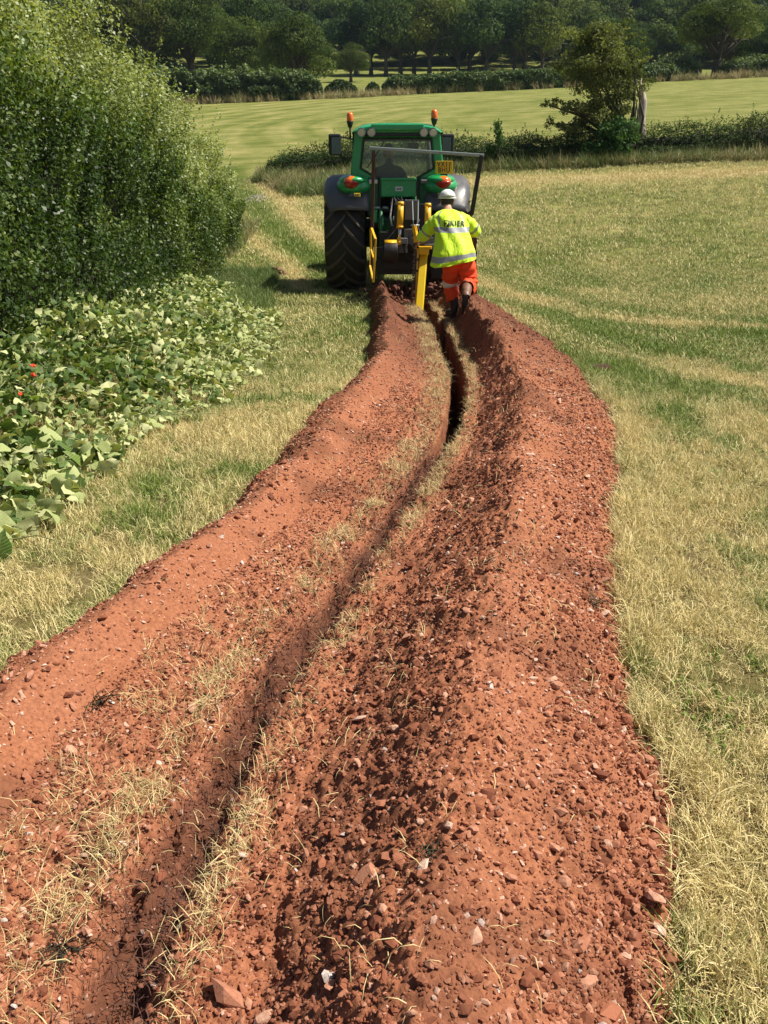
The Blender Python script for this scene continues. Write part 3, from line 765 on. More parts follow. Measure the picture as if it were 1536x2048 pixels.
oo = scatter('strewn_crumbs', np.stack([xe, ye, GM(xe, ye) + .012], -1), rng.normal(0, 1, (2600, 3)), np.repeat(se[:, None], 3, 1), rng.integers(0, 9, 2600), [src(m.name, m) for m in clods], {'moist': 0 * xe})
oo['label'] = 'crumbs of red earth strewn over the grass beside the banks'
rootm = [blade_patch('root_fibre', 7, .05, .04, .12, .0022, 1.9, M['twig'], 390 + i, 3) for i in range(4)]
for m_ in rootm: m_.materials.clear(); m_.materials.append(M['rust'])
tufts_on('root_fibres', 26000, (-1.2, .8, 1.1, 6.2), lambda x, y: ((x > curve(TL, y) - .02) & (x < curve(TR, y) + .02)) * .22, rootm, lambda x, y: .9 + 0 * x, lambda x, y: SH(x, y) + .002, lambda x, y: .9 + 0 * x, .5, label='torn roots in the choked cut')

# ------------------------------------------------------------------ foliage
def leaf_quads(P, N_, size, r, jitter=.9, aspect=.62, fold=.0):
    """one pointed leaf per point, turned mostly along its normal"""
    n = len(P); D = N_ + r.normal(0, jitter, (n, 3)); D /= np.linalg.norm(D, axis=1)[:, None] + 1e-9
    A = r.normal(0, 1, (n, 3)); U = np.cross(D, A); U /= np.linalg.norm(U, axis=1)[:, None] + 1e-9
    W = np.cross(D, U); s = (size * r.uniform(.6, 1.35, n))[:, None]
    c = P
    V = np.stack([c - U * s * .5, c + W * s * .5 * aspect - U * s * .05 + D * s * .12, c + U * s * .55, c - W * s * .5 * aspect - U * s * .05 + D * s * .12], 1).reshape(-1, 3)
    F = np.arange(4 * n).reshape(n, 4)
    return V, F

def lobes_points(lobes, n, r, shell=.35):
    """points near the surface of overlapping ellipsoids (cx, cy, cz, rx, ry, rz)"""
    L = np.array(lobes, float); area = (L[:, 3] * L[:, 4] + L[:, 4] * L[:, 5] + L[:, 3] * L[:, 5]); pr = area / area.sum()
    k = r.choice(len(L), n, p=pr); d = r.normal(0, 1, (n, 3)); d /= np.linalg.norm(d, axis=1)[:, None]
    rad = 1 - shell * r.random(n) ** 1.6
    P = L[k, :3] + d * L[k, 3:6] * rad[:, None]
    return P, d, k

def crown_lobes(r, R_, H, n, flat=.75, base=.0):
    """many small clumps on a broad dome: centre (0,0,base+H/2)"""
    out = []
    for i in range(n):
        d = r.normal(0, 1, 3); d /= np.linalg.norm(d)
        if d[2] < -.55: d[2] *= -.5
        q = r.uniform(.45, .85); rr_ = R_ * r.uniform(.22, .40)
        out.append((d[0] * R_ * q, d[1] * R_ * q, base + H * .5 + d[2] * H * .42 * (q + .15), rr_, rr_, rr_ * flat))
    return out

def crown_mesh(name, lobes, n, size, mat, seed, shell=.35, jitter=.7, up=.0):
    r = np.random.default_rng(seed); P, d, k = lobes_points(lobes, n, r, shell)
    L = len(lobes); lt_ = r.random(L)
    V, F = leaf_quads(P, d + np.array([0, 0, up]), np.full(n, size), r, jitter)
    T = np.clip(.6 * lt_[k] + .4 * r.random(n) + .0, 0, 1)
    return tint_mesh(name, V, F, T, mat)

def branch_mesh(name, trunk_h, r0, limbs, mat, seed, lean=(0, 0)):
    r = random.Random(seed); m = MB()
    top = Vector((lean[0], lean[1], trunk_h))
    pts = [Vector((0, 0, -.3)), Vector((lean[0] * .25, lean[1] * .25, trunk_h * .3)), Vector((lean[0] * .6, lean[1] * .6, trunk_h * .7)), top]
    m.tube(pts, [r0 * 1.35, r0, r0 * .85, r0 * .6], 9)
    for e in limbs:
        e = Vector(e); s = pts[2].lerp(top, r.random()); md = s.lerp(e, .5) + Vector((r.uniform(-.2, .2), r.uniform(-.2, .2), .12)) * (e - s).length * .5
        m.tube([s, md, e], [r0 * .5, r0 * .3, r0 * .08], 6)
        for q in range(3):
            e2 = e + Vector((r.gauss(0, 1), r.gauss(0, 1), r.gauss(0, .6))) * (e - s).length * .3
            m.tube([md, md.lerp(e2, .6) + Vector((0, 0, .1)), e2], [r0 * .22, r0 * .14, r0 * .04], 5)
    return m.mesh(name, mat)

# ---- hedge builder: a run of leaves over a profile that follows the ground
def hedge(name, path, heights, widths, n, size, mat, seed, label, cat='hedge', lump=.35, shoots=0, tintf=None, hn=2.0, group=None, core=True, shell=.30, facing=.0, pits=.12):
    r = np.random.default_rng(seed); path = np.array(path, float)
    seg = np.hypot(*(path[1:] - path[:-1]).T); S = np.concatenate([[0], np.cumsum(seg)]); T = S[-1]
    hs = np.array(heights, float); ws = np.array(widths, float)
    def at(s):
        x = np.interp(s, S, path[:, 0]); y = np.interp(s, S, path[:, 1]); return x, y
    def place(s, a, q):
        """s along, a angle 0..pi over the section, q 0 core .. 1 surface"""
        x, y = at(s); x2, y2 = at(np.clip(s + .2, 0, T)); x1, y1 = at(np.clip(s - .2, 0, T))
        tx, ty = x2 - x1, y2 - y1; ln = np.hypot(tx, ty) + 1e-9; nx, ny = ty / ln, -tx / ln
        h = np.interp(s / T, np.linspace(0, 1, len(hs)), hs); w = np.interp(s / T, np.linspace(0, 1, len(ws)), ws)
        lum = 1 + lump * (fbm(s * hn * .5, a * 3.4 + 3, 3, seed) - .5) * 2
        a = np.asarray(a); endr = np.clip(np.minimum(s, T - s) / (w + .01), 0, 1) ** .5
        ca, sa = np.cos(a), np.sin(a)
        ox = np.sign(ca) * np.abs(ca) ** .7 * w * q * lum * (.25 + .75 * endr) * (.88 + .12 * smooth(.05, .6, sa)); oz = np.abs(sa) ** .75 * h * q * (1 + (lum - 1) * .6) * (.45 + .55 * endr)
        X_ = x + nx * ox; Y_ = y + ny * ox
        return np.stack([X_, Y_, G(X_, Y_) + oz], -1), np.stack([nx * ca, ny * ca, sa + .15], -1), h, oz
    s = r.random(n) * T; a = r.random(n) * PI; a = np.where(r.random(n) < facing, a / 2, a)
    q = 1 - shell * r.random(n) ** 1.8 + r.normal(0, .025, n)
    q = q * (1 - pits * smooth(.50, .36, fbm(s * 2.0 + a * 1.3, a * 5.5 - s * .5, 3, seed + 31)))
    P, Nn, h, oz = place(s, a, q)
    V, F = leaf_quads(P, Nn, np.full(n, size), r, .8)
    tin = .30 + .55 * (fbm(s * 1.1, a * 2.2, 3, seed + 5) - .3) + .25 * r.random(n) - .0
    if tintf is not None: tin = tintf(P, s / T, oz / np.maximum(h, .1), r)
    Vs_, Fs_, Ts_ = [V], [F], [tin]; nv = len(V)
    for k in range(shoots):
        s0 = r.random() * T; a0 = r.uniform(.25, .75) * PI; p0, n0, hh, _ = place(np.array([s0]), np.array([a0]), np.array([.98]))
        L = r.uniform(.15, .55) * min(1.0, float(hh[0]) / 2.0); m_ = int(L / size * 3.2) + 3; t = r.random(m_)
        dr = np.array([n0[0][0] * .4, n0[0][1] * .4, 1.0]) + r.normal(0, .22, 3)
        pp = p0[0] + np.outer(t * L, dr) + r.normal(0, size * .35, (m_, 3))
        v2, f2 = leaf_quads(pp, np.tile(dr, (m_, 1)), np.full(m_, size * .95), r, 1.0)
        Vs_.append(v2); Fs_.append(f2 + nv); nv += len(v2); Ts_.append(np.clip(.72 + .28 * r.random(m_), 0, 1))
    root = empty(name, (float(path[0, 0]), float(path[0, 1]), float(G(path[0, 0], path[0, 1]))))
    tag(root, label, cat, group)
    off_ = -np.array(root.location)
    me = tint_mesh('foliage', np.concatenate(Vs_) + off_, np.concatenate(Fs_), np.clip(np.concatenate(Ts_), 0, 1), mat)
    o = link('foliage', me, root); o['kind'] = 'stuff'
    if core:  # dark hull added inside the leaves to block light
        ns, na_ = max(6, int(T * 3)), 14
        ss, aa = np.meshgrid(np.linspace(.02 * T, .98 * T, ns), np.linspace(0, PI, na_), indexing='ij')
        Pc, _, _, _ = place(ss.ravel(), aa.ravel(), np.full(ss.size, .66) + .10 * (fbm(ss.ravel() * 3, aa.ravel() * 3, 2, seed + 9) - .5))
        Pc[:, 2] -= .05
        ii = np.arange(ns * na_).reshape(ns, na_)
        Fc = np.stack([ii[:-1, :-1], ii[1:, :-1], ii[1:, 1:], ii[:-1, 1:]], -1).reshape(-1, 4)
        c = link('inner_hull', mesh_np('inner_hull', Pc + off_, Fc, [M['twig']], True), root)
    return root

# near hedge, overgrown, on the left
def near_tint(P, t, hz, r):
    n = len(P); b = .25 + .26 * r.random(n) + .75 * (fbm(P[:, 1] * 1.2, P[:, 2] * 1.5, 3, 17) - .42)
    top = smooth(.45, 1.0, hz); b = b - .17 * smooth(14.5, 9.5, P[:, 1]) * (1 - top) - .10 * smooth(.45, .1, hz) + top * (.30 + .50 * r.random(n)) + .25 * smooth(13.5, 18, P[:, 1]) * r.random(n)  # tint paints shade on the lower near face; crest lightened as sunlit young growth
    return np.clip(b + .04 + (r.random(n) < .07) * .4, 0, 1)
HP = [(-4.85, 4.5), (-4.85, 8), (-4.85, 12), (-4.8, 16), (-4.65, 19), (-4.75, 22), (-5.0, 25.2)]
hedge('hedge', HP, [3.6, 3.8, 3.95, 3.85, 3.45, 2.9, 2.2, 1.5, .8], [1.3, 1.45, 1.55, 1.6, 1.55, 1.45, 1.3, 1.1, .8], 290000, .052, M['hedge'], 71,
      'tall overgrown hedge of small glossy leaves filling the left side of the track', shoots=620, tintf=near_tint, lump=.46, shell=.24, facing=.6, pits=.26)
# low hedge across the field behind the tractor
midr = hedge('hedge', [(-4.6, 34.9), (-2, 35), (3, 35.4), (8, 35.8), (14, 36), (19, 36.3), (26, 36.8)], [.9, 1.2, 1.3, 1.15, 1.1, 1.0, 1.15, 1.4, 1.5, 1.15, .95, .9, .9], [.95, .9, .9, .9, .95, 1., 1., .9, .9],
      90000, .065, M['hedgeb'], 72, 'low dark bramble hedge crossing the field behind the tractor', shoots=420, lump=.6, facing=.4)
# far hedges along the field boundary
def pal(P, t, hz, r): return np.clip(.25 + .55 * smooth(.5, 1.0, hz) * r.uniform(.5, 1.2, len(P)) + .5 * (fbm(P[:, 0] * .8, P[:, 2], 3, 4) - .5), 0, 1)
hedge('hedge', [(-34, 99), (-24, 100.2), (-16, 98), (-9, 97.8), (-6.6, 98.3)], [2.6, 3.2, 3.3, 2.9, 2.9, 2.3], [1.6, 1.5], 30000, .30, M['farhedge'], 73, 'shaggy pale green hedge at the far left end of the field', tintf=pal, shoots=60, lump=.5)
hedge('hedge', [(-6.4, 98.9), (-2.9, 99.6)], [1.5, 1.6, 1.4], [1.1, 1.2], 5000, .24, M['hedgeb'], 74, 'short clipped dark bush next to the gap in the far hedge', lump=.3)
hedge('hedge', [(-2.0, 99.5), (-.5, 99.6)], [1.3, 1.4], [.9, .9], 2500, .24, M['hedgeb'], 75, 'small round dark bush right of the gap in the far hedge', lump=.3)
hedge('hedge', [(-.2, 100), (8, 99.5), (17, 99.5), (26, 102), (33, 104.5)], [1.7, 1.9, 1.8, 1.9, 1.8, 1.6], [1.2, 1.2], 30000, .26, M['farhedge'], 76, 'long even-topped hedge in front of the row of parkland trees', shoots=30, lump=.25)
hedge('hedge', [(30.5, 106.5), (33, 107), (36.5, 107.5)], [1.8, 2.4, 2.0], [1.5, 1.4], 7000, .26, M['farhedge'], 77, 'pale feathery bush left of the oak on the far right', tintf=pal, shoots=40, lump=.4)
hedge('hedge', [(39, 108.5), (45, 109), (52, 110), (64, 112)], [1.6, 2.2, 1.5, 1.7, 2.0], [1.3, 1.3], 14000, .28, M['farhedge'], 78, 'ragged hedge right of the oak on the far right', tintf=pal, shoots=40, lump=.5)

# tall grass in front of the low hedge
tallg = [blade_patch('tall_grass_tuft', 30, .16, .25, .62, .014, .75, M['tallblade'], 400 + i, 3) for i in range(4)]
def dtall(x, y):
    front = 33.9 + .02 * x + .6 * (fbm(x * .5, x * 0, 2, 3) - .5)
    a = (y > front) * (y < 35.2) * (x > -5)
    b = (x > -5.2) * (x < -.5) * (y > 29.9 + (x + 4.6) * .35 * 0) * (y < 35) * (x > -4.9 + (35 - y) * .32)
    return np.maximum(a * .6, b * .55) * (.25 + 1.1 * fbm(x * 1.1, y * 1.1, 3, 19))
tufts_on('tall_grass', 24000, (-5.4, 24, 29, 35.4), dtall, tallg, lambda x, y: .95 + 0 * x, GM, lambda x, y: -.15 + 1.0 * fbm(x * .6, y * .6, 3, 77), .3, label='tall seeding grass at the foot of the low hedge')
tufts_on('tall_grass', 2600, (-4.2, -1.3, 13.5, 24.5), lambda x, y: (x < -3.9 + .45 * smooth(14, 17, y)) * infrustum(x, y) * .8, tallg, lambda x, y: .55 + 0 * x, GM, lambda x, y: .20 + .5 * fbm(x, y, 2, 79), .2, label='rough grass at the foot of the tall hedge')
tufts_on('rough_verge', 2600, (-3.6, -1.6, 12.5, 17.5), lambda x, y: .9 * (x < -1.85 - .1 * (y - 14)), tallg, lambda x, y: .36 + 0 * x, GM, lambda x, y: 0 * x + .0, .3, label='bright green rough grass between hedge and track')
tufts_on('far_grass_verge', 9000, (-30, 62, 94, 106), lambda x, y: np.exp(-((y - (97.0 + .0 * x + 2.2 * smooth(-5, 5, x) + 4.3 * smooth(16, 34, x) + 3.2 * smooth(34, 60, x))) / .8) ** 2), tallg, lambda x, y: 1.7 + 0 * x, GM, lambda x, y: .5 + .5 * fbm(x * .3, y * .3, 2, 7), .2, label='uncut grass verge under the far hedges')

# ---- the leaning tree in the low hedge
tx, ty = 9.6, 35.9; tz = float(G(tx, ty))
tree = empty('tree', (tx, ty, tz)); tag(tree, 'wind-leaning olive green tree in the low hedge with a pale broken dead trunk', 'tree')
r7 = np.random.default_rng(77)
def px(u, v, Y=35.9):    # a direction from the photograph's viewpoint laid on this tree's own plane (used once, for its outline)
    return ((u - 1262) / 50.2, (300 - v) / 49.0)
lob = []
for (u, v, a, b, cnt) in ((1190, 92, 64, 44, 26), (1162, 135, 52, 40, 18), (1215, 150, 62, 55, 22), (1262, 160, 36, 60, 16), (1158, 203, 60, 14, 18), (1116, 198, 32, 8, 9), (1130, 232, 40, 10, 11), (1165, 240, 44, 18, 12), (1205, 215, 55, 30, 16), (1278, 112, 16, 30, 7), (1230, 68, 14, 26, 6), (1250, 90, 14, 26, 5), (1175, 262, 36, 18, 9), (1245, 215, 40, 34, 10)):
    for k in range(cnt):
        d = r7.normal(0, 1, 3); d /= np.linalg.norm(d); q = r7.uniform(.3, .95)
        x_, z_ = px(u + d[0] * a * q, v + d[2] * b * q)
        rr_ = min(a, b * 1.6) / 50 * r7.uniform(.16, .36) + .07
        lob.append((x_, d[1] * 1.3 * q, z_, rr_ * 1.25, rr_ * 1.2, rr_ * .75))
link('crown', crown_mesh('crown', lob, 31000, .088, M['willow'], 78, .9, .9, .3), tree)['kind'] = 'stuff'
bm_ = MB()
for i in range(13):
    b0 = Vector((r7.uniform(-.6, .5), r7.uniform(-.3, .3), -.3)); u = r7.uniform(1140, 1285); v = r7.uniform(80, 215); x_, z_ = px(u, v)
    e = Vector((x_ * .9, r7.uniform(-.8, .8), z_)); md = b0.lerp(e, .45) + Vector((.35, 0, .25))
    bm_.tube([b0, md, e], [.075, .05, .012], 6)
for (u, v) in ((1095, 198), (1110, 232), (1140, 255), (1130, 205)):
    x_, z_ = px(u, v); b0 = Vector((-.3, 0, .7)); e = Vector((x_, r7.uniform(-.4, .4), z_)); bm_.tube([b0, b0.lerp(e, .5) + Vector((0, 0, .25)), e], [.09, .06, .015], 6)
bm_.build('limbs', M['bark'], tree)
dt = MB(); pts = []; rad = []
for t in np.linspace(0, 1, 12):
    pts.append((.62 - .20 * t * t + .05 * math.sin(t * 9), .0, -.3 + 2.95 * t)); rad.append(.29 * (1 - .58 * t) + .012 * math.sin(t * 15 + 1))
rad[-1] = .03; rad[-2] = .09
dt.tube(pts, rad, 9); dt.tube([(.44, 0, 2.3), (.34, -.05, 2.6), (.38, 0, 2.95)], [.08, .05, .01], 6); dt.build('dead_trunk', M['deadwood'], tree)

sh = empty('shrub', (8.85, 34.95, float(G(8.85, 34.95)))); tag(sh, 'fresh green broad-leaved shrub growing out of the hedge under the leaning tree', 'shrub')
r8 = np.random.default_rng(80); lobs = [(r8.normal(0, .48), r8.normal(0, .3), r8.uniform(.45, 1.45), .32, .3, .28) for k in range(22)]
link('foliage', crown_mesh('foliage', lobs, 4200, .12, M['elder'], 81, .95, 1.2, .4), sh)['kind'] = 'stuff'
mm = MB()
for k in range(7): mm.tube([(0, 0, -.2), (r8.normal(0, .2), r8.normal(0, .15), .6), (r8.normal(0, .45), r8.normal(0, .2), 1.2)], [.03, .02, .008], 5)
mm.build('stem', M['bark'], sh)
sp_ = empty('sapling', (4.35, 34.6, float(G(4.35, 34.6)))); tag(sp_, 'pale green sapling poking up from the low hedge right of the tractor', 'sapling')
lobs = [(r8.normal(0, .16), r8.normal(0, .12), z_, .18, .16, .18) for z_ in (.6, .8, 1.0, 1.15, 1.3, 1.45, 1.6)]
link('foliage', crown_mesh('foliage', lobs, 650, .10, M['elder'], 83, .9, 1.0, .3), sp_)['kind'] = 'stuff'
MB().tube([(0, 0, -.2), (.03, 0, .8), (0, 0, 1.6)], [.02, .015, .005], 5).build('stem', M['bark'], sp_)

# ---- parkland and wood trees
rT = np.random.default_rng(90)
crowns = {}
def crown_kind(key, R_, H, nl, n, size, seed, flat=.75, mat='tree'):
    r = np.random.default_rng(seed); crowns[key] = crown_mesh('crown', crown_lobes(r, R_, H, nl, flat), n, size, M[mat], seed + 1, .35, .45, .2)
for i in range(3): crown_kind('park%d' % i, 4.6, 7.0, 34, 7000, .34, 500 + i)
for i in range(5): crown_kind('wood%d' % i, 5.4, 10.5, 30, 8000, .46, 520 + i)
crown_kind('oak0', 5.4, 8.6, 46, 26000, .24, 540, .6, 'oak')
crown_kind('oak1', 5.6, 8.0, 44, 19000, .24, 541, .45, 'oak')
for i in range(3): crown_kind('left%d' % i, 6.0, 13.5, 60, 22000, .26, 550 + i, .6)
trunks = {}
def trunk_kind(key, h, r0, R_, H, n, seed):
    r = random.Random(seed); limbs = []
    for i in range(n):
        a = r.random() * 6.28; limbs.append((math.cos(a) * R_ * r.uniform(.45, .8), math.sin(a) * R_ * r.uniform(.45, .8), h + H * r.uniform(.15, .75)))
    trunks[key] = branch_mesh('trunk', h, r0, limbs, M['bark'], seed)
for i in range(3): trunk_kind('park%d' % i, 2.4, .32, 4.4, 6, 8, 600 + i)
trunk_kind('oak', 2.2, .55, 5.2, 7, 14, 610); trunk_kind('left', 3.5, .5, 5.5, 10, 12, 620); trunk_kind('wood', 4, .35, 4, 8, 4, 630)
def tree_at(x, y, ck, tk, cz, s=1.0, sz=None, rz=None, label=None, group=None, name='tree'):
    z = float(G(x, y)) - .1; sz = sz or s
    t = empty(name, (x, y, z), random.random() * 6.28 if rz is None else rz)
    c = link('crown', crowns[ck], t, (0, 0, cz * sz)); c.scale = (s, s, sz); c['kind'] = 'stuff'
    k = link('trunk', trunks[tk], t); k.scale = (s, s, sz)
    tag(t, label, 'tree', group); return t
PG = 'parkland trees in a row beyond the field'
plabels = ['small tree with a crooked trunk at the left end of the parkland row', 'second tree from the left in the parkland row', 'parkland tree standing over the left part of the pale gap', 'tall parkland tree in the row straight above the tractor roof',
           'parkland tree with a stout trunk straight above the right beacon', 'thin-trunked parkland tree right of the stout one', 'parkland tree with a forked trunk in the middle of the row', 'broad parkland tree right of the forked one',
           'slim parkland tree near the right end of the row', 'parkland tree second from the right end of the row', 'parkland tree at the right end of the row beside the leaning tree']
us = [712, 742, 772, 801, 828, 859, 916, 939, 973, 1029, 1048, 1084]
plabels.insert(6, 'twin-limbed parkland tree just right of the widest trunk gap')
for i, u in enumerate(us):
    Y_ = 168 + 3 * math.sin(i * 2.1); X_ = (u - 768) / 1650 * (Y_ * .929 - 7)
    tree_at(X_, Y_, 'park%d' % (i % 3), 'park%d' % (i % 3), 1.5, random.uniform(1.1, 1.3), random.uniform(1.25, 1.6), label=plabels[i], group=PG)
tree_at(-10.9, 117, 'oak0', 'oak', .2, 1.0, 1.02, 1.1, 'big round dark oak standing alone at the left end of the parkland')
tree_at(39.5, 110.5, 'oak1', 'oak', 1.6, 1.0, 1.0, .4, 'spreading oak with bare dead twigs on the far right of the field')
for (x_, y_, s_, zz_, lab) in ((-33, 122, 1.0, 1.1, 'tall dark tree farthest left above the tall hedge'), (-26.5, 128, 1.05, 1.15, 'tall dark tree with open branches above the hedge top'), (-19.5, 124, .8, .72, 'dark tree between the hedge and the round oak'), (-21, 140, 1.1, 1.1, 'tall tree standing behind the dark ones left of the oak'),
                               (-40, 130, 1.1, 1.1, 'dark tree outside the left edge behind the hedge'), (-15.5, 132, .7, .55, 'low spreading tree just left of the round oak'), (-5, 140, .5, .45, 'small pale tree right of the round oak')):
    tree_at(x_, y_, 'left%d' % (abs(int(x_)) % 3), 'left', -.6, s_, zz_, label=lab)
for (x_, y_, s_, lab) in ((32.5, 132, .8, 'low tree with pale bare limbs left of the far right oak'), (47.5, 128, .8, 'dark tree right of the far right oak'), (54, 122, .9, 'dark tree cut by the right edge of the picture')):
    tree_at(x_, y_, 'left%d' % (int(x_) % 3), 'left', 0, s_, .62, label=lab)
WL = 'one of the rounded dark trees massed on the wooded hillside'
rows = [(188, 8), (195, 7.5), (203, 7), (213, 8), (224, 8), (236, 8.5), (249, 9), (263, 9.5), (279, 10), (297, 11), (318, 12)]
for (Y_, st) in rows:
    hw = .49 * Y_ + 1; x_ = -hw + random.uniform(0, st)
    while x_ < hw:
        yy_ = Y_ + random.uniform(-4, 4); s_ = random.uniform(.8, 1.25); key = 'wood%d' % random.randrange(5)
        z_ = float(G(x_, yy_)); t = link('woodland_tree', crowns[key], None, (x_, yy_, z_ - .3))
        t.scale = (s_, s_, s_ * random.uniform(.85, 1.2)); t.rotation_euler = (0, 0, random.random() * 6.28)
        tag(t, WL, 'tree', 'trees of the hillside wood')
        x_ += st * random.uniform(.75, 1.25)

# ---- fallen bean plants between hedge and turf
def bean_leaf(name, mat, seed):
    r = random.Random(seed); V = []; F = []
    out = [(0, 0), (.30, -.16), (.50, .10), (.42, .42), (.20, .74), (0, 1.05)]
    dr = r.uniform(.2, .95); tw = r.uniform(-.3, .3)
    def Z_(x, y): return -.55 * dr * abs(x) - .45 * dr * (y - .35) ** 2 + tw * x * y + .05 * math.sin(9 * y + 3 * x)
    mid = [(0, 0), (0, .25), (0, .5), (0, .78), (0, 1.05)]
    V = [(x, y, Z_(x, y)) for x, y in mid]
    for sg in (1, -1):
        b = len(V); pts_ = [(sg * x, y) for x, y in out[1:5]]; V += [(x, y, Z_(x, y) + .03 * r.uniform(-1, 1)) for x, y in pts_]
        q = [(0, b, 1), (b, b + 1, 1), (1, b + 1, 2), (b + 1, b + 2, 2), (2, b + 2, 3), (b + 2, b + 3, 3), (3, b + 3, 4)]
        F += [t if sg > 0 else t[::-1] for t in q]
    V = np.array(V) - np.array([0, .4, 0])
    me = tint_mesh(name, V, np.array(F), np.full(len(F), r.random()), mat, True)
    me.attributes.new('lp', 'FLOAT_VECTOR', 'POINT').data.foreach_set('vector', (V + np.array([0, .4, 0])).astype(np.float32).ravel()); return me
bl_g = [bean_leaf('leaf', M['bean'], 700 + i) for i in range(5)]; bl_p = [bean_leaf('leaf', M['beanpale'], 720 + i) for i in range(4)]
BZ = [(3.0, -2.25), (3.92, -2.0), (4.33, -1.87), (5.09, -1.83), (6.0, -1.77), (6.49, -1.66), (7.25, -1.4), (8.29, -1.28), (9.64, -1.24), (11.93, -1.5), (13.6, -1.8), (15.5, -2.3)]
def bean_x(y): a = np.array(BZ); return np.interp(y, a[:, 0], a[:, 1])
def bean_h(x, y):
    e = bean_x(y) - x
    return (.08 + .40 * smooth(.0, 1.4, e) + .25 * smooth(1.5, 3.2, e) * smooth(7, 11, y)) * (1 - .35 * smooth(9, 13, y)) * (.35 + 1.3 * fbm(x * 1.9, y * 1.9, 3, 211))
beans = empty('bean_plants', (-2.6, 6, float(G(-2.6, 6)))); tag(beans, 'flattened climbing bean plants with wilting broad leaves spilling from the hedge onto the turf', 'bean plants')
nb = 22000
by = 3.2 + (15.2 - 3.2) * rng.random(nb) ** 1.05; bx_ = bean_x(by) - (4.0 * rng.random(nb)) * (.95) + rng.normal(0, .06, nb)
k = (bx_ > -.52 * by - 1.2) & (bx_ > -3.9)
by = by[k]; bx_ = bx_[k]; nb = len(by)
lay = rng.random(nb) ** .6; bz = GM(bx_, by) + bean_h(bx_, by) * lay + .015
pale = rng.random(nb) < (.24 + .62 * smooth(1.1, .0, bean_x(by) - bx_) + .3 * smooth(7.0, 9, by)) * (.35 + 1.1 * fbm(bx_ * 1.3, by * 1.3, 3, 221))
size = (.038 + .062 * rng.random(nb) ** 1.5) * (1 + .35 * (by < 5.5))
rot = np.stack([rng.normal(.25, .75, nb), rng.normal(0, .7, nb), rng.random(nb) * 6.28], -1)
top = (lay > .72) & (by < 9.5)
ordr = np.argsort(-(size / (by + 1.5)) * top); big = ordr[:290]; rest = np.setdiff1d(np.arange(nb), big)
base = np.array(beans.location)
pk = np.where(pale, 5 + rng.integers(0, 4, nb), rng.integers(0, 5, nb))
o = scatter('small_leaves', np.stack([bx_, by, bz], -1)[rest] - base, rot[rest], np.repeat(size[rest][:, None], 3, 1), pk[rest], [src('leaf_kind', m) for m in bl_g + bl_p], parent=beans)
allm = bl_g + bl_p
for i in big:
    q = bpy.data.objects.new('leaf', allm[int(pk[i])]); COL.objects.link(q); q.parent = beans
    q.location = np.array([bx_[i], by[i], bz[i] + .01]) - base; q.rotation_euler = rot[i]; q.scale = [float(size[i]) * 1.1] * 3
vm_ = MB()
for i in range(110):
    y0 = random.uniform(3.6, 12); x0 = float(bean_x(y0)) - random.uniform(-.12, 1.8); a = random.random() * 6.28; pts = []
    for s in range(6):
        xx = x0 + math.cos(a) * .09 * s; yy = y0 + math.sin(a) * .09 * s; a += random.gauss(0, .5)
        pts.append(Vector((xx, yy, float(GM(xx, yy)) + float(bean_h(np.array([xx]), np.array([yy]))[0]) * random.uniform(.5, 1.0) + .02)) - Vector(base))
    vm_.tube(pts, .0035, 4)
vv = vm_.build('vine', paint('vine_stem', (.20, .22, .08), .7, 0, .3), beans); vv['kind'] = 'stuff'
fm = MB()
for (dx, dy, dz, sz_) in ((0, 0, 0, .5), (.45, .1, .1, .42), (-.4, .15, .12, .4), (.1, .4, .2, .35)): fm.ell((dx, dy, dz), (sz_, sz_ * .7, sz_ * .45), 8, 5, rot=(20 * dx, 30, 40 * dy))
fme = fm.mesh('flower', M['redflower'])
for (x_, y_, z_) in ((-2.72, 6.35, .46), (-2.62, 6.1, .44), (-2.47, 5.5, .44)):
    q = bpy.data.objects.new('flower', fme); COL.objects.link(q); q.parent = beans; q.location = Vector((x_, y_, z_ + .03)) - Vector(base); q.scale = (.034,) * 3; q.rotation_euler = (random.random(), 0, random.random() * 6)

# ------------------------------------------------------------------ tractor
TX, TY = .22, 15.5
TR_ = empty('tractor', (TX, TY, 0)); tag(TR_, 'green farm tractor seen from behind with orange beacons and huge lugged rear tyres', 'tractor')
AZ = .94; RT_ = .90      # rear axle height, tyre radius without lugs
# rear tyres
prof = [(.50, -.27), (.60, -.335), (.76, -.345), (.86, -.315), (RT_, -.25), (RT_ + .012, -.12), (RT_ + .014, 0), (RT_ + .012, .12), (RT_, .25), (.86, .315), (.76, .345), (.60, .335), (.50, .27)]
tyre_me = MB().lathe(prof, axis='x', n=56).mesh('rear_tyre', M['rubber'])
def lug_mesh(sg, RR_, hw, w=.066, hgt=.055):
    m = MB(); st = 6; V = []
    for i in range(st + 1):
        t = i / st; x = sg * (-.02 + t * hw); ph = -.10 + .42 * t ** .85
        sink = .0 if t < .7 else (t - .7) * .30
        for (dh, dw) in ((-.04, 1.25), (hgt, .8), (hgt, -.8), (-.04, -1.25)):
            a = ph + dw * w / 2 / RR_; rr_ = RR_ + dh - sink
            V.append((x, rr_ * math.cos(a), rr_ * math.sin(a)))
    F = [(i * 4 + k, i * 4 + (k + 1) % 4, (i + 1) * 4 + (k + 1) % 4, (i + 1) * 4 + k) for i in range(st) for k in range(4)]
    F += [(0, 1, 2, 3), tuple(st * 4 + k for k in (3, 2, 1, 0))]
    m.add(V, F); return m.mesh('lug', M['lug'])
lugL, lugR = lug_mesh(-1, RT_, .36), lug_mesh(1, RT_, .36)
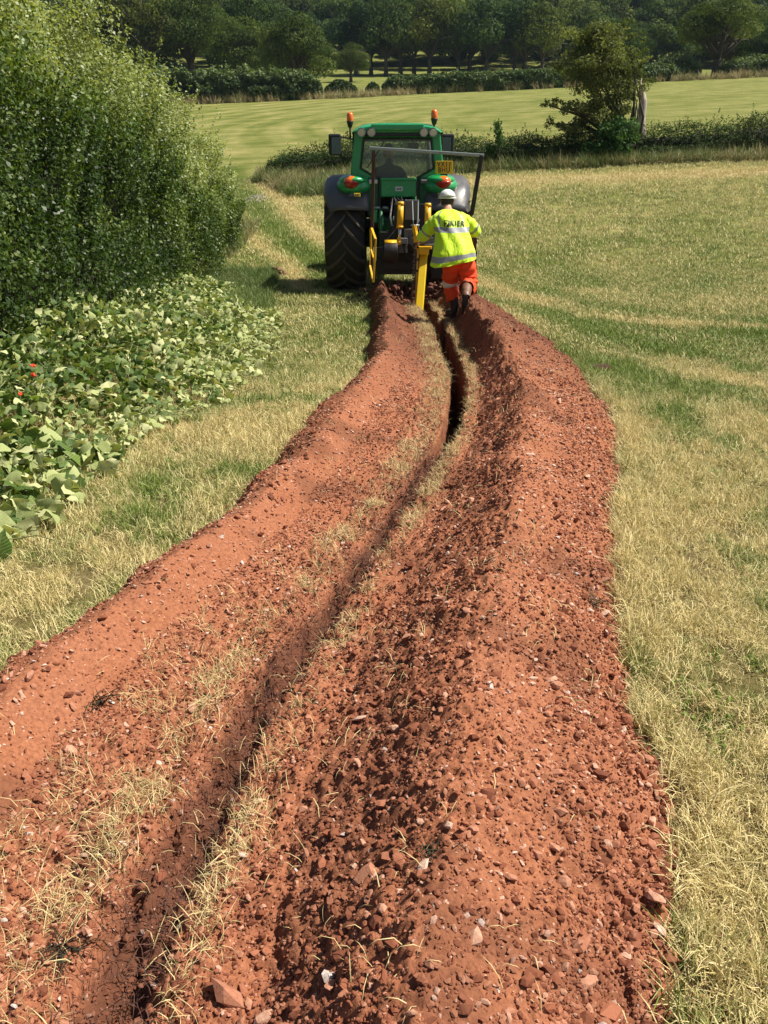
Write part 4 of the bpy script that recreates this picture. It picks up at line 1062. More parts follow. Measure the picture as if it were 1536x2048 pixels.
rim_m = MB(); rim_m.lathe([(.50, -.27), (.47, -.20), (.47, .20), (.50, .27), (.53, .28)], axis='x', n=32); rim_m.lathe([(.0, .02), (.2, .02), (.22, -.06), (.44, -.10), (.47, -.05)], axis='x', n=32)
rim_me = rim_m.mesh('rim', M['yellow'])
for sg in (-1, 1):
    w = link('rear_tyre', tyre_me, TR_, (sg * .89, 0, AZ)); w.rotation_euler = (0, 0, 0)
    rm = link('rim', rim_me, w)
    if sg < 0: rm.rotation_euler = (0, 0, PI)
    for i in range(20):
        for k, lm in enumerate((lugL, lugR)):
            lo = link('lug', lm, w); lo.rotation_euler = ((i + k * .5) * 2 * PI / 20, 0, 0)
tf_me = MB().lathe([(q[0] * .70, q[1] * .78) for q in prof], axis='x', n=40).mesh('front_tyre', M['rubber'])
lf = [lug_mesh(s, RT_ * .70, .27, .045, .035) for s in (-1, 1)]
for sg in (-1, 1):
    w = link('front_tyre', tf_me, TR_, (sg * .88, 2.65, .66))
    r2 = link('rim', rim_me, w); r2.scale = (.75, .70, .70)
    for i in range(16):
        for k in range(2):
            lo = link('lug', lf[k], w); lo.rotation_euler = ((i + k * .5) * 2 * PI / 16, 0, 0)
# fenders: rounded shells following the tyre
def fender(sg):
    m = MB(); V = []; NA = 22
    x0, x1 = .47, 1.25          # inner and outer edge
    sec = [(x0, -.26), (x0, -.06), (x0 + .03, -.015), (x0 + .10, 0), (.86, .018), (x1 - .14, .0), (x1 - .04, -.05), (x1, -.14), (x1, -.24)]
    for i in range(NA + 1):
        a = R(29) + R(128) * i / NA; rr_ = 1.03 + .02 * math.sin(a)
        taper = smooth(0, .22, i / NA)
        for (x, d) in sec:
            dd = d * (.35 + .65 * taper) if d < -.1 else d
            xx = x if x < 1.0 else x - .10 * (1 - taper)
            V.append((sg * xx, -(rr_ + dd) * math.cos(a), (rr_ + dd) * math.sin(a) + AZ - .045))
    n = len(sec); F = [(i * n + k, i * n + k + 1, (i + 1) * n + k + 1, (i + 1) * n + k) for i in range(NA) for k in range(n - 1)]
    m.add(V, F, True)
    o = m.build('fender', M['fender'], TR_); s = o.modifiers.new('s', 'SOLIDIFY'); s.thickness = .02; s.offset = -1
    return o
for sg in (-1, 1):
    f = fender(sg)
    g = MB(); g.ell((sg * .72, -.62, 1.79), (.29, .27, .15), 24, 12, rot=(14, 0, 0)); g.ell((sg * .72, -.50, 1.86), (.27, .45, .10), 20, 10); g.build('light_housing', M['green'], TR_)
    l1 = MB(); l1.ell((sg * .76, -.85, 1.835), (.128, .10, .115), 28, 8, -.08); l1.v = [(x, y - .03 * (1.835 - z), 1.835 - (z - 1.835) * .95) for x, y, z in l1.v]
    lo = l1.build('tail_light', M['red'], TR_)
    l2 = MB(); l2.ell((sg * .76, -.85, 1.838), (.124, .096, .088), 28, 8, -.08); l2.build('indicator_lens', M['amber'], TR_)
    s = MB(); s.box((sg * .66 if sg < 0 else .72, -.935, 1.635), (.10, .012, .055), (-18, 0, 0)); st = s.build('warning_sticker', M['plate'], TR_)
    s = MB(); s.box((sg * .76 if sg < 0 else .62, -.937, 1.635), (.085, .010, .055), (-18, 0, 0)); s.build('sticker', M['black'], TR_)
    s = MB(); 
    for q in range(3): s.box(((sg * .66 if sg < 0 else .72) - .03 + .03 * q, -.944, 1.636), (.018, .006, .028), (-18, 0, 0))
    s.build('print', M['ink'], st)
# cab
def frame_poly(m, outer, inner, y0, y1):
    n = len(outer); V = [(p[0], y0, p[1]) for p in outer] + [(p[0], y0, p[1]) for p in inner] + [(p[0], y1, p[1]) for p in outer] + [(p[0], y1, p[1]) for p in inner]
    F = []
    for i in range(n):
        j = (i + 1) % n
        F += [(i, j, n + j, n + i), (2 * n + i, 3 * n + i, 3 * n + j, 2 * n + j), (i, 2 * n + i, 2 * n + j, j), (n + i, n + j, 3 * n + j, 3 * n + i)]
    m.add(V, F)
glass_in = [(-.56, 2.50), (.56, 2.50), (.615, 2.04), (.27, 1.85), (-.27, 1.85), (-.615, 2.04)]
cab_out = [(-.70, 2.60), (.70, 2.60), (.775, 2.0), (.74, 1.62), (-.74, 1.62), (-.775, 2.0)]
m = MB(); frame_poly(m, cab_out, glass_in, -.66, -.56); m.build('cab_frame', M['green'], TR_, .02)
m = MB(); frame_poly(m, [(x * 1.0, z + (.0)) for x, z in glass_in], [(x * .955, 2.18 + (z - 2.18) * .93) for x, z in glass_in], -.675, -.645); m.build('window_seal', M['blackp'], TR_)
m = MB(); m.prism([(x * .97, 2.18 + (z - 2.18) * .95) for x, z in glass_in], -.664, -.658); m.build('rear_window', M['glass'], TR_)
m = MB()
for sg in (-1, 1):
    m.beam((sg * .735, 1.05, 1.2), (sg * .69, .95, 2.58), .07, .08); m.beam((sg * .76, .15, 1.5), (sg * .72, .15, 2.58), .06, .06)
    m.beam((sg * .70, -.56, 2.56), (sg * .70, .98, 2.56), .08, .07)
m.beam((-.7, .98, 2.56), (.7, .98, 2.56), .07, .08); m.beam((-.74, 1.06, 1.25), (.74, 1.06, 1.25), .07, .08)
m.build('cab_pillars', M['black'], TR_, .008)
for sg in (-1, 1):
    m = MB(); m.prism([(-.55, 1.95), (1.02, 1.25), (.97, 2.53), (-.55, 2.53)], sg * .738, sg * .744, 'x'); m.build('side_window', M['glass'], TR_)
    m = MB(); m.prism([(-.6, 1.0), (1.1, 1.0), (1.1, 1.25), (-.55, 1.93)], sg * .60, sg * .735, 'x'); m.build('side_panel', M['green'], TR_, .02)
m = MB(); m.prism([(-.69, 1.28), (.69, 1.28), (.66, 2.53), (-.66, 2.53)], 1.02, 1.026, 'y'); m.build('windscreen', M['glass'], TR_)
# roof: a cambered slab with a drooping rear lip
m = MB(); NX, NY = 14, 16; V = []
def roofp(i, j, lo):
    u = -1 + 2 * i / NX; v = j / NY; x = .735 * (abs(u) ** .8) * (1 if u > 0 else -1); y = -.78 + 1.95 * v
    z = 2.735 - .10 * abs(u) ** 5 - .055 * (1 - smooth(0, .12, v)) - .04 * smooth(.85, 1, v) - .02 * u * u
    if lo: z = 2.575; x *= 1.0
    return (x, y, float(z))
Vt = [roofp(i, j, 0) for j in range(NY + 1) for i in range(NX + 1)]; Vb = [roofp(i, j, 1) for j in range(NY + 1) for i in range(NX + 1)]
n1 = (NX + 1) * (NY + 1); F = [(j * (NX + 1) + i, j * (NX + 1) + i + 1, (j + 1) * (NX + 1) + i + 1, (j + 1) * (NX + 1) + i) for j in range(NY) for i in range(NX)]
F2 = [tuple(n1 + q for q in f[::-1]) for f in F]
bd = [i for i in range(NX + 1)] + [j * (NX + 1) + NX for j in range(1, NY + 1)] + [NY * (NX + 1) + i for i in range(NX - 1, -1, -1)] + [j * (NX + 1) for j in range(NY - 1, 0, -1)]
F3 = [(bd[k], bd[(k + 1) % len(bd)], n1 + bd[(k + 1) % len(bd)], n1 + bd[k]) for k in range(len(bd))]
m.add(Vt + Vb, F + F2 + F3, True); m.build('roof', M['green'], TR_, .012)
m = MB(); m.box((0, -.775, 2.545), (1.22, .05, .05)); m.build('roof_gutter', M['blackp'], TR_, .01)
m = MB(); m.box((0, -.792, 2.655), (.86, .05, .10)); m.build('roof_lip', M['green'], TR_, .02)
for x_ in (-.585, -.425, .425, .575):
    m = MB(); m.cyl((x_, -.86, 2.575), (x_, -.74, 2.60), .066, .055, 20); w = m.build('work_lamp', M['blackp'], TR_)
    m = MB(); m.cyl((x_, -.866, 2.574), (x_, -.857, 2.576), .056, .056, 20); m.build('lens', M['lampglass'], w)
    m = MB(); m.lathe([(.057, 0), (.068, -.008), (.068, .02)], (0, 0, 0), 'y', 20); b = m.build('bezel', M['galv'], w); b.location = (x_, -.862, 2.575)
for sg, x_, z_ in ((-1, -.775, 2.62), (1, .60, 2.66)):
    bk = MB(); bk.cyl((x_, -.62, z_ - .12), (x_, -.62, z_ + .06), .016, n=8); bk.lathe([(.0, z_ + .04), (.03, z_ + .04), (.055, z_ + .12), (.055, z_ + .135), (0, z_ + .135)], (x_, -.62, 0), 'z', 16)
    b = bk.build('beacon', M['blackp'], TR_)
    lm = MB(); lm.lathe([(.052, 0), (.056, .03), (.052, .095), (.036, .125), (0, .135)], (x_, -.62, z_ + .137), 'z', 18); lm.build('beacon_lens', M['amber'], b)
for sg, xa, xm in ((-1, -.70, -1.05), (1, .70, .86)):
    mm = MB(); mm.beam((xa, -.1, 2.50), (xm + sg * .02, -.25, 2.56), .025, .025); mm.build('mirror_arm', M['black'], TR_)
    mm = MB(); mm.box((xm, -.25, 2.42), (.21, .07, .33)); w = mm.build('mirror', M['blackp'], TR_, .025)
    mm = MB(); mm.box((xm + .022 * (-sg), -.288, 2.40), (.145, .006, .26)); mm.build('mirror_glass', M['mirror'], w)
# rear face below the window
m = MB(); m.box((.02, -.66, 1.745), (.60, .10, .30)); m.build('rear_panel', M['green'], TR_, .025)
m = MB(); m.box((.02, -.70, 1.875), (.60, .09, .04)); m.build('panel_lip', M['green'], TR_, .012)
m = MB(); m.box((.03, -.716, 1.725), (.12, .008, .07)); st = m.build('notice', M['white'], TR_)
m = MB()
for q in range(3): m.box((.0 + .03 * q, -.7215, 1.725), (.018, .004, .035))
m.build('print', M['ink'], st)
for x_ in (-.40, .46):
    m = MB(); m.box((x_ + .0, -.64, 1.60), (.19, .08, .62)); m.build('rear_column', M['greend'], TR_, .02)
    m = MB(); m.box((x_, -.72, 1.835), (.15, .07, .07)); m.build('plate_lamp', M['lampglass'] if x_ < 0 else M['steel'], TR_, .02)
for x_ in (-.29, .345):
    m = MB(); m.box((x_, -.645, 1.62), (.035, .12, .60)); m.build('seam', M['black'], TR_)
m = MB(); m.box((.77, -.76, 2.055), (.285, .012, .195)); pl = m.build('number_plate', M['plate'], TR_, .004)
m = MB(); m.beam((.77, -.74, 1.85), (.77, -.75, 2.10), .05, .02); m.box((.77, -.745, 1.93), (.12, .03, .08)); m.build('plate_bracket', M['blackp'], TR_)
def text_mesh(txt, size, mat, bold=.012, sx=1.0):
    c = bpy.data.curves.new('lettering', 'FONT'); c.body = txt; c.size = size; c.align_x = 'CENTER'; c.align_y = 'CENTER'; c.extrude = .002; c.offset = bold * size * .4; c.space_character = 1.18
    o = bpy.data.objects.new('t', c); COL.objects.link(o); bpy.context.view_layer.update()
    me = bpy.data.meshes.new_from_object(o.evaluated_get(bpy.context.evaluated_depsgraph_get())); bpy.data.objects.remove(o)
    for v in me.vertices: v.co.x *= sx
    me.materials.clear(); me.materials.append(mat); return me
for t_, z_ in (('VX11', 2.099), ('BHU', 2.011)):
    o = link('lettering', text_mesh(t_, .112, M['ink'], .03, .80), pl, (.77, -.768, z_)); o.rotation_euler = (R(90), 0, 0)
# chassis, axle, hitch
m = MB(); m.box((0, -.15, 1.0), (.55, 1.1, .55)); m.box((0, 1.4, .95), (.42, 2.4, .45)); m.box((0, -.68, 1.05), (.34, .16, .42)); m.build('transmission', M['greend'], TR_, .03)
m = MB(); m.cyl((-.75, 0, AZ), (.75, 0, AZ), .15, n=20); m.cyl((-.8, 2.65, .66), (.8, 2.65, .66), .09, n=14); m.build('axle', M['greend'], TR_)
m = MB(); m.box((0, -.45, 1.38), (1.5, .3, .06)); m.box((0, .3, 1.15), (1.46, 1.5, .1)); m.build('cab_floor', M['blackp'], TR_, .02)
m = MB(); m.box((-.385, -.86, 1.30), (.11, .16, .20)); m.build('hitch_box', M['green'], TR_, .012)
m = MB(); m.tube([(-.28, -.80, 1.42), (-.27, -.95, 1.36), (-.28, -1.2, .72)], [.022, .030, .018], 8); m.tube([(-.27, -.9, 1.33), (-.275, -1.02, 1.12)], .045, 10); m.build('lift_rod', M['greend'], TR_)
m = MB(); m.tube([(.46, -.80, 1.42), (.46, -.95, 1.36), (.47, -1.2, .72)], [.022, .030, .018], 8); m.tube([(.46, -.9, 1.33), (.465, -1.02, 1.12)], .045, 10); m.build('lift_rod', M['greend'], TR_)
m = MB()
for x_ in (-.34, -.20, .38, .53): m.cyl((x_ - .05, -.84, 1.43), (x_ + .05, -.84, 1.43), .022, n=8)
m.build('pin', M['galv'], TR_)
m = MB()
for x_ in (-.33, .40): m.beam((x_, -.5, .62), (x_ + .03, -1.45, .62), .05, .09)
m.build('lower_link', M['black'], TR_)
m = MB()
for i in range(10):
    x_ = -.12 + .03 * i + random.uniform(-.01, .01); x2 = .0 + random.uniform(-.15, .32)
    m.tube([(x_, -.72, 1.52), (x_ + random.uniform(-.06, .06), -1.0, 1.60 - random.uniform(0, .08)), (x2, -1.25, 1.30), (x2 + .05, -1.45, 1.0)], .013, 6)
m.build('hydraulic_hose', M['black'], TR_)
m = MB()
for i in range(8): m.cyl((-.10 + .035 * i, -.70, 1.50 + .05 * (i % 2)), (-.10 + .035 * i, -.80, 1.50 + .05 * (i % 2)), .016, n=8)
m.build('coupler', M['galv'], TR_)
# bonnet and front
m = MB(); V = []; sec = [(-1, 0), (-1, .6), (-.82, .9), (-.4, 1), (.4, 1), (.82, .9), (1, .6), (1, 0)]
for (y_, w_, z0, z1) in ((1.1, .42, 1.05, 1.72), (2.0, .40, 1.05, 1.66), (2.9, .36, 1.02, 1.52), (3.25, .30, 1.0, 1.36)): V += [(a * w_, y_, z0 + (z1 - z0) * b) for a, b in sec]
m.add(V, [(j * 8 + i, j * 8 + (i + 1) % 8, (j + 1) * 8 + (i + 1) % 8, (j + 1) * 8 + i) for j in range(3) for i in range(8)] + [tuple(range(8)), tuple(range(24, 32))]); m.build('bonnet', M['green'], TR_, .02)
m = MB(); m.box((0, 3.35, .78), (.7, .35, .45)); m.build('front_weight', M['black'], TR_, .03)
m = MB(); m.cyl((.62, 1.35, 1.5), (.62, 1.35, 2.75), .045, n=14); m.build('exhaust', M['black'], TR_)
# inside the cab
m = MB(); m.box((-.12, -.15, 1.50), (.46, .46, .14)); m.box((-.12, -.36, 1.68), (.42, .10, .36), (-8, 0, 0)); m.build('seat', M['seat'], TR_, .04)
m = MB(); m.tube([(.0, .75, 1.3), (.0, .52, 1.86)], .03, 8); a_ = [(.19 * math.cos(t), .50 - .07 * math.sin(t), 1.88 + .18 * math.sin(t)) for t in np.linspace(0, 2 * PI, 20)]; m.tube(a_, .014, 6); m.build('steering_wheel', M['blackp'], TR_)
m = MB(); m.box((0, .85, 1.5), (.6, .25, .5)); m.build('dashboard', M['blackp'], TR_, .03)
m = MB(); m.box((.30, .70, 2.44), (.20, .04, .09)); m.tube([(.30, .7, 2.48), (.34, .9, 2.56)], .008, 5); m.build('interior_mirror', M['blackp'], TR_, .01)
m = MB(); m.tube([(-.50, -.69, 2.05), (-.30, -.69, 2.32), (-.22, -.69, 2.45)], .008, 5); m.tube([(.1, -.60, 2.52), (.45, -.61, 2.22)], .007, 5); m.build('wiper', M['blackp'], TR_)

# driver
dv = empty('person', (TX - .14, TY - .10, 1.56)); tag(dv, 'driver in a dark shirt and cap seated at the wheel inside the cab', 'person')
def skin_body(name, verts, edges, radii, mat, parent, sub=2, root=0):
    me = bpy.data.meshes.new(name); me.from_pydata(verts, edges, []); me.materials.append(mat)
    o = link(name, me, parent); sk = o.modifiers.new('skin', 'SKIN'); sk.use_smooth_shade = True
    for i, r_ in enumerate(radii): me.skin_vertices[0].data[i].radius = r_ if hasattr(r_, '__len__') else (r_, r_)
    me.skin_vertices[0].data[root].use_root = True
    ss = o.modifiers.new('sub', 'SUBSURF'); ss.levels = sub; ss.render_levels = sub
    return o
skin_body('body', [(0, 0, .04), (0, .02, .28), (0, .05, .46), (0, .07, .56), (0, .10, .68), (-.2, .06, .44), (-.28, .18, .22), (-.12, .42, .22), (.2, .06, .44), (.30, .2, .26), (.16, .44, .26), (-.12, .4, .04), (-.13, .5, -.35), (.12, .4, .04), (.13, .5, -.35), (-.05, .46, .23), (.09, .48, .27)],
          [(0, 1), (1, 2), (2, 3), (3, 4), (2, 5), (5, 6), (6, 7), (2, 8), (8, 9), (9, 10), (0, 11), (11, 12), (0, 13), (13, 14), (7, 15), (10, 16)],
          [(.17, .13), (.18, .13), (.16, .11), .055, .055, .085, .06, .045, .085, .06, .045, .09, .06, .09, .06, .03, .03], M['cloth'], dv)
m = MB(); m.ell((0, .11, .75), (.082, .10, .125), 18, 12); m.ell((-.083, .10, .745), (.014, .024, .034), 8, 6); m.ell((.083, .10, .745), (.014, .024, .034), 8, 6); m.ell((0, .21, .74), (.014, .022, .026), 8, 6); m.build('head', M['skin'], dv)
m = MB(); m.ell((0, .10, .77), (.092, .112, .125), 18, 8, 0); m.box((0, .23, .785), (.14, .12, .012)); m.build('cap', M['cloth'], dv)
for sx_, hz in ((-.04, .23), (.10, .27)):
    m = MB(); m.ell((sx_, .49, hz), (.042, .052, .022), 10, 6)
    for q in range(4): m.tube([(sx_ - .03 + .02 * q, .52, hz), (sx_ - .03 + .02 * q, .565, hz + .015), (sx_ - .03 + .02 * q, .57, hz - .02)], .009, 6)
    m.tube([(sx_ + .03, .48, hz), (sx_ + .045, .51, hz - .03)], .011, 6); m.build('hand', M['skin'], dv)

# ------------------------------------------------------------------ trenching machine on the hitch (coordinates in the world)
TC = empty('trencher', (.55, 13.6, 0)); tag(TC, 'yellow and black chain trencher mounted behind the tractor with its boom in the trench', 'trencher')
_o = Vector((-.55, -13.6, 0))
def tb(m, name, mat, bevel=0, parent=None):
    m.v = [tuple(Vector(p) + _o) for p in m.v]; return m.build(name, mat, parent or TC, bevel)
m = MB(); m.beam((-.22, 13.45, 2.30), (1.49, 13.40, 2.195), .045, .045); tb(m, 'crossbar', M['galv'], .008)
m = MB(); m.beam((-.155, 13.45, 2.27), (-.20, 13.55, .50), .05, .06); tb(m, 'guard_post', M['rust'], .006)
m = MB(); m.beam((1.455, 13.4, 2.20), (1.345, 13.45, 1.37), .062, .062); m.beam((1.345, 13.45, 1.39), (1.12, 13.7, 1.20), .07, .07); tb(m, 'guard_post', M['black'], .008)
m = MB(); m.box((.55, 14.15, 1.0), (1.25, .12, .16)); m.box((.55, 14.15, .55), (1.1, .12, .14)); m.box((.10, 14.15, .8), (.12, .10, .6)); m.box((.95, 14.15, .8), (.12, .10, .6)); m.box((.42, 14.0, 1.30), (.52, .06, .42)); m.box((.40, 14.25, .62), (1.05, .25, .42)); m.box((.42, 14.1, .98), (.6, .2, .4)); tb(m, 'frame', M['black'], .012)
m = MB(); m.box((.44, 13.86, 1.42), (.22, .05, .30)); m.box((.42, 13.84, 1.02), (.20, .05, .24)); m.box((.29, 13.78, .96), (.16, .10, .09), (0, 0, 10)); m.box((.30, 13.80, .84), (.14, .06, .13)); tb(m, 'mounting_plate', M['steel'], .008)
for (x_, zt, zb, dx) in ((.255, 1.55, 1.18, -.01), (.675, 1.53, 1.10, .0)):
    m = MB(); m.cyl((x_, 13.5, zt - .03), (x_ + dx, 13.46, zb), .048, n=20); m.cyl((x_, 13.5, zt - .05), (x_, 13.5, zt), .056, .045, n=20); m.cyl((x_ + dx, 13.46, zb - .01), (x_ + dx, 13.46, zb + .02), .052, n=20); c = tb(m, 'hydraulic_cylinder', M['yellow'])
    m = MB(); m.cyl((x_ + dx, 13.46, zb), (x_ + dx * 1.6, 13.45, zb - .20), .024, n=14); tb(m, 'rod', M['chrome'], 0, c)
    m = MB(); m.cyl((x_ + dx * 1.6 - .03, 13.45, zb - .225), (x_ + dx * 1.6 + .03, 13.45, zb - .225), .035, n=14); m.box((x_ + dx * 1.6, 13.45, zb - .19), (.045, .05, .08)); tb(m, 'clevis', M['yellow'], 0, c)
# round drive housing with a yellow crown
m = MB(); m.cyl((.0, 13.75, .80), (.22, 13.75, .80), .17, n=28); m.cyl((-.02, 13.75, .80), (.0, 13.75, .80), .12, n=20); tb(m, 'drive_housing', M['black'], .01)
m = MB(); V = []
for i in range(9):
    a = R(50) + R(80) * i / 8
    for x_ in (.01, .20): V.append((x_, 13.75 - .178 * math.cos(a), .80 + .178 * math.sin(a)))
m.add(V, [(2 * i, 2 * i + 1, 2 * i + 3, 2 * i + 2) for i in range(8)], True); o = tb(m, 'housing_guard', M['yellow']); s_ = o.modifiers.new('s', 'SOLIDIFY'); s_.thickness = .012
# left skid bracket
m = MB(); m.beam((-.19, 13.30, 1.17), (-.13, 13.05, 1.03), .035, .03); m.beam((-.125, 13.05, 1.04), (-.165, 13.05, .40), .03, .05); m.beam((-.205, 13.30, 1.16), (-.20, 13.3, .85), .03, .03); m.beam((-.20, 13.3, .86), (-.155, 13.06, .74), .025, .025); m.beam((-.165, 13.06, .41), (-.22, 13.3, .62), .03, .04); m.beam((-.22, 13.3, .62), (-.21, 13.3, .86), .012, .03); tb(m, 'skid_bracket', M['yellow'], .005)
# boom: yellow cover, chain with teeth, head plate
m = MB(); m.beam((.62, 13.42, .80), (.545, 12.98, -.02), .115, .075); tb(m, 'boom_cover', M['yellowb'], .008)
m = MB(); m.box((.61, 13.32, .89), (.25, .16, .045)); m.box((.615, 13.30, .84), (.15, .12, .10)); tb(m, 'boom_head', M['yellow'], .01)
m = MB(); m.box((.60, 13.40, .985), (.34, .14, .10)); m.box((.73, 13.36, .93), (.22, .12, .03)); tb(m, 'boom_mount', M['steel'], .01)
m = MB(); m.beam((.46, 13.30, 1.22), (.495, 13.28, 1.04), .07, .05); m.beam((.49, 13.28, 1.05), (.50, 13.28, .97), .085, .06); tb(m, 'top_link', M['yellow'], .008)
m = MB(); m.cyl((.41, 13.28, 1.215), (.54, 13.28, 1.215), .012, n=8); m.beam((.44, 13.6, 1.55), (.45, 13.35, 1.22), .012, .03); m.beam((.53, 13.6, 1.55), (.52, 13.35, 1.22), .012, .03); tb(m, 'link_pin', M['galv'])
m = MB(); m.beam((.525, 13.42, .98), (.50, 13.42, -.5), .05, .16); tb(m, 'boom_bar', M['black'])
tooth = MB(); tooth.box((0, 0, 0), (.022, .022, .040)); tooth.prism([(-.015, -.01), (.02, 0), (-.015, .012)], -.030, .0, 'x'); tooth.cyl((-.02, 0, .02), (.02, 0, .02), .011, n=8)
tme = tooth.mesh('chain_link', M['chain'])
for i in range(22):
    t = i / 21; q = link('chain_link', tme, TC); q.location = Vector((.485 - .045 * t, 13.30 - .0 * t, .98 - 1.05 * t)) + _o
    q.rotation_euler = (R(90 * (i % 2)), 0, PI * (i % 2))
m = MB(); m.beam((.525, 13.27, .96), (.495, 13.24, -.02), .030, .03); tb(m, 'chain_guide', paint('soiled_yellow', (.62, .36, .08), .6, 0, .6), .004)
for z_ in (.90, .72, .55):
    m = MB(); m.cyl((.515, 13.26, z_), (.515, 13.24, z_), .022, n=12); tb(m, 'roller', M['rust'])
# soil crumber plates
m = MB(); m.beam((1.37, 13.55, 1.12), (1.42, 13.55, .16), .13, .03, (0, 1, 0)); m.box((1.37, 13.7, .65), (.04, .4, .9)); cp = tb(m, 'spoil_deflector', M['redplate'], .006)
m = MB()
for i in range(4): m.box((1.385 + .008 * i, 13.525, .98 - .20 * i), (.135, .008, .075))
tb(m, 'stripe', M['rust'], 0, cp)
m = MB(); m.box((.98, 13.95, .62), (.42, .04, .5)); tb(m, 'shield', M['black'], .006)
m = MB()
for i in range(7):
    x_ = random.uniform(.05, .9); m.tube([(x_, 14.1, 1.35), (x_ + random.uniform(-.1, .1), 13.85, 1.2), (x_ + random.uniform(-.25, .25), 13.75, .9), (x_ + random.uniform(-.2, .2), 13.8, .6)], .011, 6)
tb(m, 'hose', M['black'])

# ------------------------------------------------------------------ the walking man
MX, MY = .93, 11.75
MD = -.30
MZ = float(SH(.97, 11.85 + MD))
man = empty('person', (MX, MY + MD, MZ - .02)); tag(man, 'workman in white hard hat, yellow hi-vis jacket and orange trousers stepping up beside the trencher', 'person')
mo = Vector((-MX, -MY, -(MZ - .02)))
def wv(x, y, z):
    if z > .9: z = .9 + (z - .9) * (.90 - .055 * smooth(1.35, 1.6, z))
    return Vector((x - MX, y - MY, z))      # z above the ground he stands on
hip = wv(1.00, 11.72, .80)
BV = [wv(.98, 11.72, .84), wv(.93, 11.82, 1.10), wv(.88, 11.96, 1.34), wv(.85, 12.05, 1.44), wv(.85, 12.10, 1.54), wv(.85, 12.15, 1.58),
      wv(.68, 11.98, 1.33), wv(.57, 12.02, 1.06), wv(.50, 12.28, 1.04), wv(.49, 12.36, 1.04),
      wv(1.08, 11.96, 1.33), wv(1.24, 12.02, 1.12), wv(1.08, 12.28, 1.08), wv(1.04, 12.35, 1.07),
      wv(.90, 11.74, .72), wv(.90, 11.88, .42), wv(.97, 11.80, .10), wv(.93, 11.95, .05),
      wv(1.08, 11.70, .72), wv(1.13, 11.72, .38), wv(1.075, 11.40, .36), wv(1.07, 11.36, .22)]
BE = [(0, 1), (1, 2), (2, 3), (3, 4), (4, 5), (2, 6), (6, 7), (7, 8), (8, 9), (2, 10), (10, 11), (11, 12), (12, 13), (0, 14), (14, 15), (15, 16), (16, 17), (0, 18), (18, 19), (19, 20), (20, 21)]
BR = [(.10, .08), (.12, .08), (.12, .08), .06, .055, .06, .05, .035, .03, .022, .05, .035, .03, .022, .06, .045, .035, .03, .06, .045, .035, .03]
skin_body('body', BV, BE, BR, M['skin'], man)
def hand(c, d):
    m = MB(); c = Vector(c); m.ell(c, (.04, .05, .02), 10, 6)
    for q in range(4):
        b = c + Vector((-.03 + .02 * q, .03, 0)); L = (.045, .055, .052, .04)[q]
        m.tube([b, b + Vector((0, L * .6, .008)), b + Vector((0, L * .8, -.025))], [.010, .009, .007], 6)
    m.tube([c + Vector((d * .03, -.01, 0)), c + Vector((d * .055, .02, -.015)), c + Vector((d * .045, .045, -.03))], [.012, .010, .008], 6)
    m.build('hand', M['skin'], man)
hand(wv(.49, 12.40, 1.04), 1); hand(wv(1.03, 12.39, 1.07), -1)
# head with face, ears and hair, helmet tipped forward
hc = wv(.85, 12.16, 1.62)
m = MB(); m.ell(hc, (.078, .098, .122), 20, 14, rot=(-14, 0, 0))
for sg in (-1, 1):
    m.ell(hc + Vector((sg * .080, -.005, -.01)), (.013, .026, .036), 8, 8); m.ell(hc + Vector((sg * .030, .088, .012)), (.014, .010, .010), 8, 6)
m.ell(hc + Vector((0, .105, -.022)), (.015, .024, .028), 8, 8); m.ell(hc + Vector((0, .085, -.065)), (.026, .012, .008), 8, 6); m.build('head', M['skin'], man)
m = MB(); m.ell(hc + Vector((0, -.014, .0)), (.086, .100, .118), 22, 14, rot=(-14, 0, 0)); V = []
for i, (x, y, z) in enumerate(m.v):     # cut to a nape line
    dz = z - hc.z
    k = 1.0 if dz > -.055 else .86
    V.append((hc.x + (x - hc.x) * k, hc.y - .014 + (y - hc.y + .014) * k - (.0 if y < hc.y + .03 else .03), max(z, hc.z - .075)))
m.v = V; m.build('hair', M['hair'], man)
m = MB(); H0 = hc + Vector((0, .0, .035)); m.ell(H0, (.112, .135, .108), 28, 12, 0, rot=(-10, 0, 0)); m.lathe([(.105, .012), (.128, .0), (.126, -.008), (.104, .0)], H0, 'z', 28)
m.ell(H0 + Vector((0, .125, -.012)), (.085, .06, .010), 16, 6)
for x_ in (-.03, 0, .03): m.tube([H0 + Vector((x_, -.11 * math.cos(t), .0 + .104 * math.sin(t))) for t in np.linspace(.3, 2.6, 9)], .006, 6)
m.build('hard_hat', M['white'], man)
m = MB(); m.tube([hc + Vector((.085 * math.cos(t), -.02 - .088 * math.sin(t), .005)) for t in np.linspace(0, PI, 9)], .006, 5, sx=2); m.build('hat_strap', M['black'], man)

